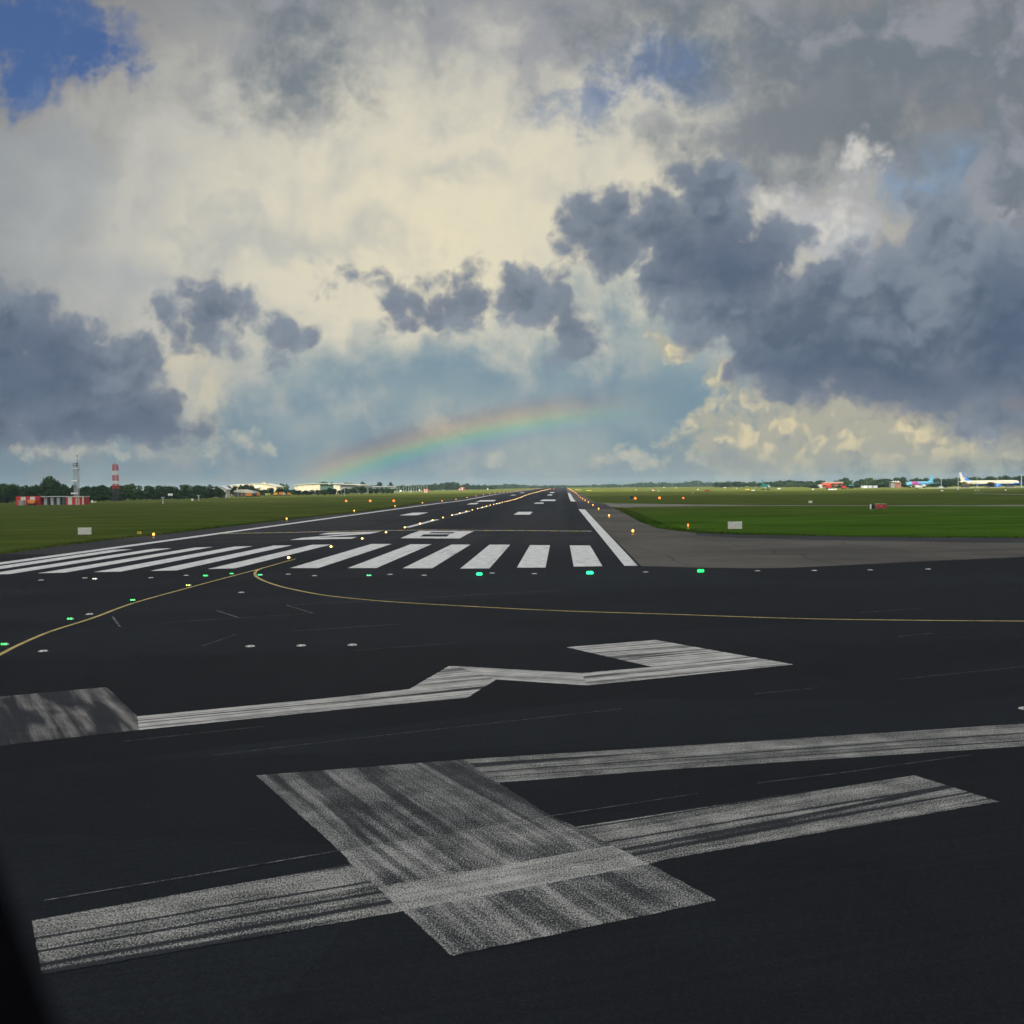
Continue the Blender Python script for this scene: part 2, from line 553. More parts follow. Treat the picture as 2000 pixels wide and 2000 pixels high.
def m_shoulder(name, base, patch):
    m, N = mat(name)
    P = flat(N)
    big = N.noise(P, 0.08, 5, 0.6, '2D')
    st = N.noise(stretched(N, P, 0.05, 14.0, 1.6), 1.0, 5, 0.65, '2D')
    grit = N.noise(P, 9.0, 3, 0.7, '2D')
    joints = N.voro(stretched(N, P, 0.1, 9.0, 5.0), 1.0, feature='DISTANCE_TO_EDGE', rnd=0.25).outputs['Distance']
    v = N.m('ADD', N.ramp(big, 0.3, 0.7, 0.7, 1.15), N.m('MULTIPLY', N.m('SUBTRACT', st, 0.5), 1.5))
    v = N.m('ADD', v, N.m('MULTIPLY', N.m('SUBTRACT', grit, 0.5), 0.7))
    v = N.m('MULTIPLY', v, N.ramp(joints, 0.0, 0.02, 0.6, 1.0))
    c = N.v('SCALE', N.mix(N.ramp(st, 0.35, 0.65), base, patch), s=N.m('MAXIMUM', v, 0.2))
    finish(N, c, 0.85, 0.2, grit, 0.3, 0.006)
    return m


def m_paint(name, col, wear, streak=0.6, speck=1.0, ulen=6.0, vlen=0.11, band=0.0, blen=0.35, groove=0.0, blot=0.3):
    """Road paint worn through to the asphalt: UV runs along the stroke. wear > 0 keeps more paint;
    band: broad tyre bands along the stroke, groove: thin scraped lines along it."""
    m, N = mat(name)
    P = flat(N)
    asp, grit = asphalt_nodes(N, P, (0.026, 0.029, 0.031))
    uv = N.node('ShaderNodeUVMap').outputs[0]
    wob = N.v('SCALE', N.v('SUBTRACT', N.noise(uv, 0.35, 3, 0.6, '2D', col=True), (0.5, 0.5, 0.5)), s=0.12)
    uv = N.v('ADD', uv, wob)
    st = N.noise(N.v('MULTIPLY', uv, (1/ulen, 1/vlen, 0)), 1.0, 4, 0.62, '2D')
    sp = N.noise(N.v('MULTIPLY', P, (46, 24, 0)), 1.0, 2, 0.8, '2D')
    bl = N.noise(P, 0.9, 5, 0.65, '2D')
    f = N.m('MULTIPLY', N.m('SUBTRACT', st, 0.5), streak*2.2)
    if band:
        w = N.noise(N.v('MULTIPLY', uv, (1/(ulen*0.8), 1/blen, 3.0)), 1.0, 2, 0.5, '2D')
        f = N.m('ADD', f, N.m('MULTIPLY', N.m('SUBTRACT', N.ramp(w, 0.36, 0.60), 0.5), band))
    if groove:
        g = N.noise(N.v('MULTIPLY', uv, (1/40.0, 1/0.8, 0)), 1.0, 1, 0.5, '2D')
        ln = N.ramp(N.m('ABSOLUTE', N.m('SUBTRACT', g, 0.5)), 0.012, 0.04, 1.0, 0.0)
        f = N.m('SUBTRACT', f, N.m('MULTIPLY', ln, groove))
    f = N.m('ADD', f, N.m('MULTIPLY', N.m('SUBTRACT', sp, 0.5), speck*3.0))
    f = N.m('ADD', f, N.m('MULTIPLY', N.m('SUBTRACT', bl, 0.5), blot*2.0))
    k = N.ramp(f, -0.50-wear, 0.50-wear)
    tone = N.ramp(N.noise(P, 1.6, 4, 0.6, '2D'), 0.3, 0.7, 0.80, 1.06)
    c = N.mix(k, asp, N.v('SCALE', col, s=tone))
    finish(N, c, 0.75, 0.15, grit, 0.3, 0.006)
    return m


def m_grass(name='grass'):
    m, N = mat(name)
    P = flat(N)
    sp = N.node('ShaderNodeSeparateXYZ')
    N._set(sp.inputs[0], P)
    big = N.noise(N.v('MULTIPLY', P, (0.004, 0.011, 0)), 1.0, 5, 0.6, '2D')
    med = N.noise(N.v('MULTIPLY', P, (0.05, 0.11, 0)), 1.0, 5, 0.65, '2D')
    fin = N.noise(P, 2.3, 4, 0.7, '2D')
    mow = N.noise(N.v('MULTIPLY', P, (0.003, 0.16, 0)), 1.0, 3, 0.6, '2D')
    lush, brown, sunlit_tone = (0.046, 0.094, 0.0100, 1), (0.062, 0.080, 0.018, 1), (0.20, 0.205, 0.045, 1)
    od = N.ramp(sp.outputs[1], 150, 330, 0.0, 0.26)
    ol = N.ramp(sp.outputs[0], 10.0, -60.0, 0.0, 0.10)
    k = N.m('ADD', N.m('ADD', big, N.m('MULTIPLY', N.m('SUBTRACT', mow, 0.5), 0.6)), N.m('ADD', od, ol))
    k = N.m('ADD', k, N.m('MULTIPLY', N.m('SUBTRACT', med, 0.5), 0.35))
    c = N.mix(N.ramp(k, 0.42, 0.72), lush, brown)
    dry = N.ramp(N.noise(N.v('MULTIPLY', P, (0.03, 0.16, 0)), 1.0, 4, 0.65, '2D'), 0.60, 0.74)
    c = N.mix(N.m('MULTIPLY', dry, 0.45), c, (0.105, 0.105, 0.032, 1))
    # far grass coloured paler and yellower to stand for sunlight on it
    far = N.ramp(N.m('ADD', sp.outputs[1], N.m('MULTIPLY', N.m('SUBTRACT', big, 0.5), 500)), 430, 820)
    sunlit_far = N.mix(N.ramp(med, 0.35, 0.65), (0.10, 0.14, 0.030, 1), sunlit_tone)
    c = N.mix(far, c, sunlit_far)
    v = N.m('ADD', N.ramp(med, 0.25, 0.75, 0.72, 1.24), N.m('MULTIPLY', N.m('SUBTRACT', fin, 0.5), 0.8))
    c = N.v('SCALE', c, s=N.m('MAXIMUM', v, 0.3))
    finish(N, c, 0.95, 0.0, fin, 0.6, 0.05)
    return m


M_ASPH = m_asphalt()
M_CONC = m_shoulder('worn_concrete', (0.112, 0.100, 0.078, 1), (0.078, 0.073, 0.060, 1))
M_SHLD = m_shoulder('old_asphalt', (0.040, 0.040, 0.038, 1), (0.032, 0.033, 0.034, 1))
M_PATH = m_shoulder('pale_concrete', (0.20, 0.19, 0.155, 1), (0.15, 0.145, 0.12, 1))
M_GRASS = m_grass()
M_PWHITE = m_paint('white_paint', (0.72, 0.71, 0.66), 0.58, 0.70, 0.25, 16.0, 0.45, 0.30, 0.9, 0.0, 0.45)
M_PWORN = m_paint('worn_white_paint', (0.48, 0.47, 0.41), -0.12, 0.40, 0.95, 8.0, 0.15, 0.15, 0.5, 0.8, 0.45)
M_PBAR = m_paint('banded_white_paint', (0.48, 0.47, 0.42), -0.20, 0.28, 0.95, 9.0, 0.16, 0.34, 0.26, 0.0, 0.5)
M_PSEAM = m_paint('brighter_white_paint', (0.52, 0.51, 0.45), 0.10, 0.30, 0.90, 8.0, 0.15, 0.15, 0.4, 0.0, 0.35)
M_PWORN2 = m_paint('scuffed_white_paint', (0.44, 0.43, 0.39), -0.36, 0.28, 0.95, 9.0, 0.16, 0.40, 0.26, 0.0, 0.45)
M_PFAIR = m_paint('faded_white_paint', (0.58, 0.56, 0.50), 0.22, 0.85, 0.40, 8.0, 0.10, 0.2, 0.5, 0.5, 0.2)
M_PGREY = m_paint('tyre_blackened_paint', (0.30, 0.28, 0.25), -0.34, 0.60, 0.30, 5.0, 0.22, 0.5, 0.8, 0.0, 0.15)
M_PYEL = m_paint('yellow_paint', (0.58, 0.44, 0.16), 0.35, 0.5, 0.5, 3.0, 0.2, 0.0, 0.4, 0.0, 0.5)
M_PLINE = m_paint('faint_old_line', (0.27, 0.27, 0.25), -0.08, 0.8, 0.6, 1.2, 0.2)


# ------------------------------------------------------------------ ground sheets
def clip_bands(poly):
    """Cut a ground polygon into strips at the terrain stations so that it lies on the ground."""
    ys = [p[1] for p in poly]
    cuts = [y for y in YS if min(ys) < y < max(ys)]
    lo = [-1e9]+cuts
    hi = cuts+[1e9]
    out = []
    for a, b in zip(lo, hi):
        q = poly
        for lim, sgn in ((a, 1), (b, -1)):
            r = []
            for i in range(len(q)):
                p0, p1 = q[i-1], q[i]
                d0, d1 = sgn*(p0[1]-lim), sgn*(p1[1]-lim)
                if d0 >= 0:
                    if d1 < 0:
                        t = d0/(d0-d1)
                        r.append((p0[0]+(p1[0]-p0[0])*t, p0[1]+(p1[1]-p0[1])*t))
                    else:
                        r.append(p1)
                elif d1 >= 0:
                    t = d0/(d0-d1)
                    r.append((p0[0]+(p1[0]-p0[0])*t, p0[1]+(p1[1]-p0[1])*t))
                    r.append(p1)
            q = r
            if len(q) < 3:
                break
        if len(q) >= 3:
            out.append(q)
    return out


def ragged(poly, amp):
    """Break the straight edges of a painted shape into slightly uneven ones."""
    from mathutils import noise as mn
    out = []
    for i, a in enumerate(poly):
        b = poly[(i+1) % len(poly)]
        n = max(1, int(math.hypot(b[0]-a[0], b[1]-a[1])/0.07))
        for k in range(n):
            x, y = a[0]+(b[0]-a[0])*k/n, a[1]+(b[1]-a[1])*k/n
            v = mn.noise_vector(Vector((x*5.3, y*5.3, 1.7)))+mn.noise_vector(Vector((x*17, y*17, 4.1)))*0.7
            out.append((x+v.x*amp, y+v.y*amp))
    return out


def sheet_obj(name, polys, off, material, dirs=None, kind='structure', label=None, rough=0.0):
    """polys: list of ground polygons (world xy); dirs: stroke direction per polygon for the paint UVs."""
    bm = bmesh.new()
    uvl = bm.loops.layers.uv.new('UVMap')
    mats = material if isinstance(material, (list, tuple)) else [material]
    for k, poly in enumerate(polys):
        d = dirs[k] if dirs else None
        if d is None:
            d = (poly[1][0]-poly[0][0], poly[1][1]-poly[0][1])
        L = math.hypot(*d) or 1
        d = (d[0]/L, d[1]/L)
        oz = off[k] if isinstance(off, (list, tuple)) else off
        for band in clip_bands(ragged(poly, rough) if rough else poly):
            vs = [bm.verts.new((x, y, gz(x, y)+oz)) for x, y in band]
            try:
                f = bm.faces.new(vs)
            except ValueError:
                continue
            f.normal_update()
            if f.normal.z < 0:
                f.normal_flip()
            f.material_index = k if len(mats) == len(polys) and len(mats) > 1 else 0
            for lp in f.loops:
                p = lp.vert.co
                lp[uvl].uv = (p.x*d[0]+p.y*d[1], -p.x*d[1]+p.y*d[0])
    bmesh.ops.triangulate(bm, faces=[f for f in bm.faces if len(f.verts) > 4])
    me = bpy.data.meshes.new(name)
    bm.to_mesh(me)
    bm.free()
    o = link(name, me, mats)
    if kind:
        o['kind'] = kind
    if label:
        o['label'] = label
    return o


def ribbon(pts, w):
    """Quads of width w along a ground polyline."""
    qs = []
    n = len(pts)
    nr = []
    for i in range(n):
        a, b = pts[max(i-1, 0)], pts[min(i+1, n-1)]
        dx, dy = b[0]-a[0], b[1]-a[1]
        L = math.hypot(dx, dy) or 1
        nr.append((-dy/L*w/2, dx/L*w/2))
    for i in range(n-1):
        a, b, na, nb = pts[i], pts[i+1], nr[i], nr[i+1]
        qs.append([(a[0]+na[0], a[1]+na[1]), (a[0]-na[0], a[1]-na[1]), (b[0]-nb[0], b[1]-nb[1]), (b[0]+nb[0], b[1]+nb[1])])
    return qs


def smooth(pts, n=6):
    """Catmull-Rom through ground points."""
    out = []
    P = [pts[0]]+list(pts)+[pts[-1]]
    for i in range(1, len(P)-2):
        p0, p1, p2, p3 = P[i-1:i+3]
        for k in range(n):
            t = k/n
            out.append(tuple(0.5*((2*p1[j])+(-p0[j]+p2[j])*t+(2*p0[j]-5*p1[j]+4*p2[j]-p3[j])*t*t+(-p0[j]+3*p1[j]-3*p2[j]+p3[j])*t**3) for j in (0, 1)))
    out.append(pts[-1])
    return out


def PX(*pts):
    return [U(x, y) for x, y in pts]


# the field itself, out to the horizon
bm = bmesh.new()
grid = [[bm.verts.new((x, y, gz(x, y))) for x in XS] for y in YS]
for i in range(len(YS)-1):
    for j in range(len(XS)-1):
        bm.faces.new((grid[i][j], grid[i][j+1], grid[i+1][j+1], grid[i+1][j]))
me = bpy.data.meshes.new('ground')
bm.to_mesh(me)
bm.free()
o = link('ground', me, M_GRASS)
tag(o, 'dark green airfield grass reaching to the far tree line', kind='structure')

# edges of the paved areas
G_LEFT = PX((0, 1083), (120, 1066), (210, 1055), (330, 1042.5), (434, 1029.7), (560, 1015), (731, 997))
dl = (G_LEFT[0][0]-G_LEFT[2][0], G_LEFT[0][1]-G_LEFT[2][1])
XL = -49.5
left_far = [(XL, 420.0), (XL, 900.0), (XL, 2750.0)]
left_near = [(G_LEFT[0][0]+dl[0]*3-70, G_LEFT[0][1]+dl[1]*3)]
APRON_LOW = PX((1252, 1106.2), (1350, 1109), (1470, 1110.6), (1532, 1110), (1643, 1105), (1821, 1096), (2000, 1088), (2200, 1078))
XR_IN = U(1246, 1105.8)[0]
asph = ([(-600.0, -60.0), (-600.0, left_near[0][1]-6)] + left_near + G_LEFT + left_far + [(5.6, 2750.0), (5.6, 900.0), (5.6, 420.0)]
        + PX((1142, 995)) + APRON_LOW + [(600.0, APRON_LOW[-1][1]+40), (600.0, -60.0)])
sheet_obj('runway', [asph], 0.012, M_ASPH, label='dark asphalt of two crossing runways')
# left verge strip of older asphalt outside the side stripe
verge = [(-41.6, p[1]) for p in reversed(G_LEFT[0:])] 
sheet_obj('runway_shoulder', [G_LEFT + left_far + [(-41.7, 2750.0), (-41.7, 420.0), (-41.7, G_LEFT[0][1]-1)]], 0.017, M_SHLD, label='strip of older grey asphalt outside the left side stripe')
# brown concrete apron on the right
G_RIGHT = PX((2200, 1052.5), (2000, 1051), (1820, 1050), (1660, 1048.3), (1451, 1044.3), (1359, 1040.6), (1291, 1032.2), (1256.6, 1020.3), (1231, 1006.6), (1210.5, 996.4), (1196, 991.5))
apron = APRON_LOW + [(600.0, APRON_LOW[-1][1]+40), (600.0, G_RIGHT[0][1]+20)] + G_RIGHT + PX((1168, 994.6), (1142.5, 995))
sheet_obj('concrete_apron', [apron], 0.022, M_CONC, label='brown worn concrete apron beside the right side stripe')
strip = G_RIGHT[:6] + PX((1359, 1046), (1451, 1051), (1660, 1056.5), (1820, 1059), (2000, 1061), (2200, 1064))
sheet_obj('apron_edge', [strip], 0.027, M_SHLD, label='dark strip of older surface along the grass edge of the apron')
# dark asphalt taxiway mouth, then the pale concrete path running off to the right
mouth = PX((1124, 980), (1164.4, 981.9), (1182, 984), (1191, 989.5), (1197, 994), (1168, 994.6), (1142.5, 995), (1130, 994.7))
sheet_obj('taxiway', [mouth], 0.026, M_SHLD, label='dark taxiway mouth joining the runway on the right')
path = PX((1164.4, 981.9), (1205, 983.6), (1450, 986.7), (1700, 987.4), (1850, 987.0), (2000, 986.2), (2100, 986), (2100, 989.2), (2000, 989), (1850, 988.7), (1700, 988.3), (1450, 988.1), (1240, 990.4), (1197, 994), (1191, 989.5), (1182, 984))
sheet_obj('concrete_path', [path], 0.024, M_PATH, label='pale concrete path crossing the right hand grass')
shl = PX((1116, 979.3), (1125, 979.9), (1164, 982), (1159.3, 978.5), (1145.6, 970.8), (1137, 964.8), (1127, 960.5), (1113, 956.4), (1106, 956.4), (1109, 963))
sheet_obj('concrete_shoulder', [shl], 0.028, M_CONC, label='brown concrete shoulder along the far right side of the runway')
farpath = PX((1900, 963.6), (2000, 965.2), (2100, 966.5), (2100, 967.7), (2000, 966.2), (1900, 964.4))
sheet_obj('far_path', [farpath], 0.02, M_PATH, label='thin pale path far out on the right')
# lighter runway surface beyond the numerals (rubber and old coats)

# ------------------------------------------------------------------ painted markings
NEAR4_UP = [(500, 1516.7), (700, 1501.5), (903.6, 1485.5), (1300, 1460.5), (1650, 1438), (2000, 1415), (2150, 1405.4)]
NEAR4_UPL = [(2150, 1449.5), (2000, 1459.4), (1650, 1482.5), (1300, 1505.4), (972.5, 1530.8)]
p_up = PX((905, 1485.4), (1300, 1460.5), (1650, 1438), (2000, 1415), (2150, 1405.4), (2150, 1449.5), (2000, 1459.4), (1650, 1482.5), (1300, 1505.4), (972.5, 1530.8))
bar_a = PX((500, 1516.7), (905, 1485.4), (972.5, 1530.8), (1077.5, 1596), (664, 1664.5))
bar_b = PX((664, 1664.5), (1077.5, 1596), (1124.6, 1617.8), (1196, 1654), (736, 1736), (685, 1689.5))
bar_s = PX((736, 1736), (1196, 1654), (1267.8, 1690.2), (787.7, 1782.6))
bar_c = PX((787.7, 1782.6), (1267.8, 1690.2), (1399.6, 1761.6), (881.9, 1870.3))
st_l = PX((62, 1801), (685, 1689.5), (787.7, 1782.6), (82, 1907))
st_r = PX((1124.6, 1617.8), (1785.5, 1516.3), (1951, 1567.8), (1300, 1681.2), (1267.8, 1690.2))


def dirpx(a, b):
    p, q = U(*a), U(*b)
    return (q[0]-p[0], q[1]-p[1])


dbar = dirpx((500, 1516.7), (881.9, 1870.3))
dst = dirpx((94, 1905), (1300, 1681.2))
dup_ = dirpx((905, 1485), (2000, 1415))
sheet_obj('runway_numeral_marking', [p_up, bar_a, bar_b, bar_s, bar_c, st_l, st_r], 0.020,
          [M_PWORN, M_PWORN2, M_PBAR, M_PSEAM, M_PBAR, M_PWORN, M_PWORN], [dup_, dbar, dbar, dst, dbar, dst, dst], rough=0.016,
          label='huge worn white numeral 4 painted on the near asphalt, seen from its side')
g3a = PX((-120, 1373), (0, 1362), (208.3, 1343.5), (268, 1400.7), (271.7, 1427.5), (0, 1458.3), (-120, 1472))
g3b = PX((268, 1400.7), (650, 1364), (798.6, 1347.8), (912.7, 1364), (650, 1388.8), (271.7, 1427.5))
g3c = PX((798.6, 1347.8), (876.4, 1302.5), (891, 1302.5), (968.8, 1329), (912.7, 1364))
g3d = PX((891, 1302.5), (1135.5, 1316), (1146.4, 1339.9), (968.8, 1329))
g3e = PX((1135.5, 1316), (1273, 1303.6), (1300, 1325), (1146.4, 1339.9))
g3f = PX((1106.5, 1265.2), (1280.4, 1251), (1550, 1299), (1300, 1325), (1273, 1303.6))
d3 = dirpx((271.7, 1427.5), (912.7, 1364))
sheet_obj('runway_numeral_marking', [g3a, g3b, g3c, g3d, g3e, g3f], 0.020, [M_PGREY, M_PFAIR, M_PFAIR, M_PFAIR, M_PFAIR, M_PFAIR],
          [dirpx((208.3, 1343.5), (268, 1400.7)), d3, d3, dirpx((891, 1302.5), (1135, 1316)), d3, d3], rough=0.022,
          label='faded white numeral 3 painted across the asphalt beyond the 4, seen from its side')

STRIPES = [[(566.5, 1110), (622, 1110), (765, 1062.8), (725, 1062.8)], [(679, 1110), (735, 1110), (843, 1063.3), (802, 1063.3)],
           [(786.5, 1110.5), (844, 1110.5), (919, 1064), (881.5, 1064)], [(899, 1111), (956, 1110.7), (996.5, 1064.2), (956, 1064.2)],
           [(1009.5, 1109.3), (1065.5, 1109), (1074.2, 1065.2), (1035, 1065)], [(1120.5, 1107.3), (1176.5, 1106.3), (1152.5, 1065.8), (1112.7, 1065.6)],
           [(405, 1112), (459, 1110.5), (647.5, 1063.8), (610, 1064.3)], [(293.7, 1115.6), (345, 1114.5), (570.3, 1065.4), (534, 1066)],
           [(182.5, 1118), (236, 1117), (494.3, 1066.9), (457, 1068)], [(73.8, 1120.2), (127, 1119), (416.7, 1068.5), (380, 1070)],
           [(-35, 1123), (19, 1121.7), (336.4, 1071.2), (299, 1072.3)], [(-145, 1127), (-90, 1125.5), (258.8, 1073), (221, 1074)]]
for q in STRIPES:
    sheet_obj('threshold_marking', [PX(*q)], 0.020, M_PWHITE, [(0.02, 1)])
# 28, read from the runway's own approach
z3 = lambda x, y: (560+x/5.855, 870+y/5.855)
two = [[z3(365, 1021), z3(470, 999), z3(850, 991), z3(840, 1003), z3(560, 1018)],
       [z3(850, 991), z3(1080, 985), z3(950, 1013), z3(840, 1020), z3(720, 1020), z3(840, 1003)],
       [z3(840, 1004), z3(840, 1020), z3(345, 1055), z3(170, 1058)],
       [z3(40, 1083), z3(170, 1058), z3(345, 1055), z3(805, 1048), z3(745, 1068)]]
sheet_obj('runway_numeral_marking', [PX(*q) for q in two], [0.020, 0.0205, 0.021, 0.0215], M_PWHITE, [(1, 0)]*4,
          label='white numeral 2 painted on the runway beyond the left threshold stripes')
o8 = [(782, 1051.5), (807.7, 1042), (819.6, 1037), (925.4, 1037.9), (913.4, 1043.2), (898, 1052)]
eight = [[(782, 1051.5), (802.5, 1042.8), (819.6, 1037), (843.5, 1039.6), (836.7, 1042), (828, 1043.9), (819.6, 1048.3)],
         [(819.6, 1037), (925.4, 1037.9), (889.5, 1039.7), (843.5, 1039.6)],
         [(836.7, 1042), (883.5, 1042.4), (878.4, 1043.9), (828, 1043.9)],
         [(782, 1051.5), (819.6, 1048.3), (872.5, 1048.5), (898, 1052)],
         [(925.4, 1037.9), (913.4, 1043.2), (898, 1052), (872.5, 1048.5), (878.4, 1043.9), (883.5, 1042.4), (889.5, 1039.7)]]
sheet_obj('runway_numeral_marking', [PX(*q) for q in eight], 0.020, M_PWHITE, [(1, 0)]*5,
          label='white numeral 8 painted on the runway beyond the middle threshold stripes')
TD = [[(779.5, 1006.8), (806, 1001.6), (837, 1001), (814, 1006.6)], [(1003, 1005.3), (1012.5, 999.8), (1040.7, 999.8), (1034.7, 1005.4)],
      [(910.9, 985.4), (920.3, 982.7), (935.6, 982.2), (930.5, 984.9)], [(928, 980.2), (939, 977.1), (969.3, 976.4), (964.7, 979.1)],
      [(1042.4, 983.7), (1046.7, 981.8), (1062, 981.8), (1061.5, 983.9)], [(1053.2, 978.5), (1060.3, 975.8), (1085, 975.8), (1084.2, 978.6)],
      [(1068.4, 967.6), (1071, 965.9), (1079, 965.9), (1078.6, 967.6)], [(1073, 962.7), (1075.5, 961.2), (1082.5, 961.2), (1082.3, 962.7)],
      [(995.8, 967.8), (1000, 966.5), (1008, 966.3), (1005.5, 967.6)], [(1014, 963.1), (1018, 962), (1025, 961.8), (1023, 963)]]
for q in TD:
    sheet_obj('touchdown_marking', [PX(*q)], 0.020, M_PWHITE, [(0, 1)])
# side stripes, centre line
sheet_obj('side_stripe_marking', [[(-41.45, 40.0), (-40.15, 40.0), (-40.15, 1500.0), (-41.45, 1500.0)]], 0.022, M_PWHITE, [(0, 1)])
sheet_obj('side_stripe_marking', [PX((1219.6, 1105.8), (1246, 1105.8), (1142, 995), (1130, 994.7))], 0.026, M_PWHITE, [(0, 1)])
sheet_obj('side_stripe_marking', [PX((1115, 979.3), (1125, 979.6), (1113, 963), (1108.5, 963))], 0.032, M_PWHITE, [(0, 1)])
for k in range(16):
    y0 = 141+61.0*k
    sheet_obj('centre_line_marking', [[(-20.75, y0), (-19.85, y0), (-19.85, y0+34), (-20.75, y0+34)]], 0.020, M_PWHITE, [(0, 1)])
# dashed yellow and white stripe across the runway
tl = [(429, 1042.5), (560, 1040.3), (700, 1037.2), (840, 1035.4), (925, 1036.2), (1020, 1036.6), (1157, 1037.8)]
tw = [U(*p) for p in tl]
qs, ms = [], []
nseg = 34
for i in range(nseg):
    def atx(t):
        x = 429+(1157-429)*t
        y = pl(x, [p[0] for p in tl], [p[1] for p in tl])
        return U(x, y)
    a, b = atx(i/nseg), atx((i+0.93)/nseg)
    w = 0.75
    qs.append([(a[0], a[1]-w), (b[0], b[1]-w), (b[0], b[1]+w), (a[0], a[1]+w)])
sheet_obj('transverse_stripe_marking', qs[0::2], 0.023, M_PYEL, [(1, 0)]*len(qs[0::2]))
sheet_obj('transverse_stripe_marking', qs[1::2], 0.023, M_PFAIR, [(1, 0)]*len(qs[1::2]))
# yellow taxi lines
yl = PX((578, 1091.8), (545, 1101), (512, 1110.4), (450, 1126.7), (368.8, 1148.5), (260, 1179), (181, 1208), (98, 1234.5), (36, 1261), (0, 1279.4), (-60, 1308))
r1 = ribbon(smooth(yl), 0.16)
sheet_obj('taxi_line_marking', r1, 0.0225, M_PYEL)
yr = PX((514, 1109.4), (502, 1115), (498, 1121), (501, 1127), (512, 1133.5), (532.8, 1141.5), (563.9, 1150), (631, 1163), (708.8, 1171.6), (776, 1177), (900, 1184.3), (1081, 1193.4), (1301, 1200.5), (1551.9, 1209), (1787, 1212.6), (2000, 1214.3), (2200, 1216.3))
r2 = ribbon(smooth(yr), 0.17)
sheet_obj('taxi_line_marking', r2, 0.0235, M_PYEL)
# faint joints and old lines
FAINT = [([(87, 1762), (360, 1716.5), (650, 1666.7), (1077.5, 1596)], .03), ([(1077.5, 1596), (1300, 1562), (1365, 1552)], .02), ([(1480, 1532), (1650, 1511), (1898, 1476.4)], .022),
         ([(416.7, 1477.5), (688, 1445), (1000, 1410), (1215, 1386)], .02), ([(1474, 1357), (1597, 1345)], .025), ([(1749, 1329), (2000, 1303.6)], .025),
         ([(220, 1205.6), (234, 1225)], .09), ([(423, 1193.5), (467, 1207.7)], .09), ([(305, 1218.6), (467, 1207.7), (605, 1199.2)], .05), ([(560, 1183), (611.7, 1199)], .09),
         ([(560, 1183), (703.6, 1175.9), (950, 1161.6)], .05), ([(900, 1163.6), (1094, 1154)], .05), ([(569, 1234), (781, 1219.9)], .05), ([(693, 1272), (890, 1257)], .04),
         ([(1676, 1197.8), (1804, 1189)], .05), ([(1753.8, 1244.6), (1821, 1238)], .04), ([(395, 1263), (462, 1240)], .04), ([(240, 1450), (520, 1420)], .02)]
for pts, w in FAINT:
    sheet_obj('old_line_marking', ribbon(PX(*pts), w), 0.0245, M_PLINE)


# ragged grass along the paved edges
def verge(name, line, label, seed, n, side):
    rnd = random.Random(seed)
    pts = []
    for a, b in zip(line, line[1:]):
        pts.append((a, b, math.hypot(b[0]-a[0], b[1]-a[1])))
    tot = sum(p[2] for p in pts)
    vs, fs = [], []
    for a, b, L in pts:
        for i in range(int(n*L/tot)):
            t = rnd.random()
            nx, ny = -(b[1]-a[1])/L*side, (b[0]-a[0])/L*side
            o = rnd.random()**1.6*2.6-0.35
            x, y = a[0]+(b[0]-a[0])*t+nx*o, a[1]+(b[1]-a[1])*t+ny*o
            h = rnd.uniform(0.05, 0.20)*(1.25 if o < .5 else .8)
            w = rnd.uniform(0.03, 0.09)
            an = rnd.uniform(0, 3.14)
            dx, dy = math.cos(an)*w, math.sin(an)*w
            lx, ly = rnd.uniform(-.08, .08), rnd.uniform(-.08, .08)
            z = gz(x, y)
            k = len(vs)
            vs += [(x-dx, y-dy, z), (x+dx, y+dy, z), (x+lx, y+ly, z+h)]
            fs.append((k, k+1, k+2))
    me = bpy.data.meshes.new(name)
    me.from_pydata(vs, [], fs)
    o = link(name, me, M_GRASS)
    tag(o, label, 'grass', kind='stuff')


verge('verge_grass', G_RIGHT, 'ragged grass tufts along the edge of the concrete apron', 61, 12000, -1)
verge('verge_grass', G_LEFT + [(XL, 420.0)], 'ragged grass tufts along the left edge of the paving', 62, 14000, 1)


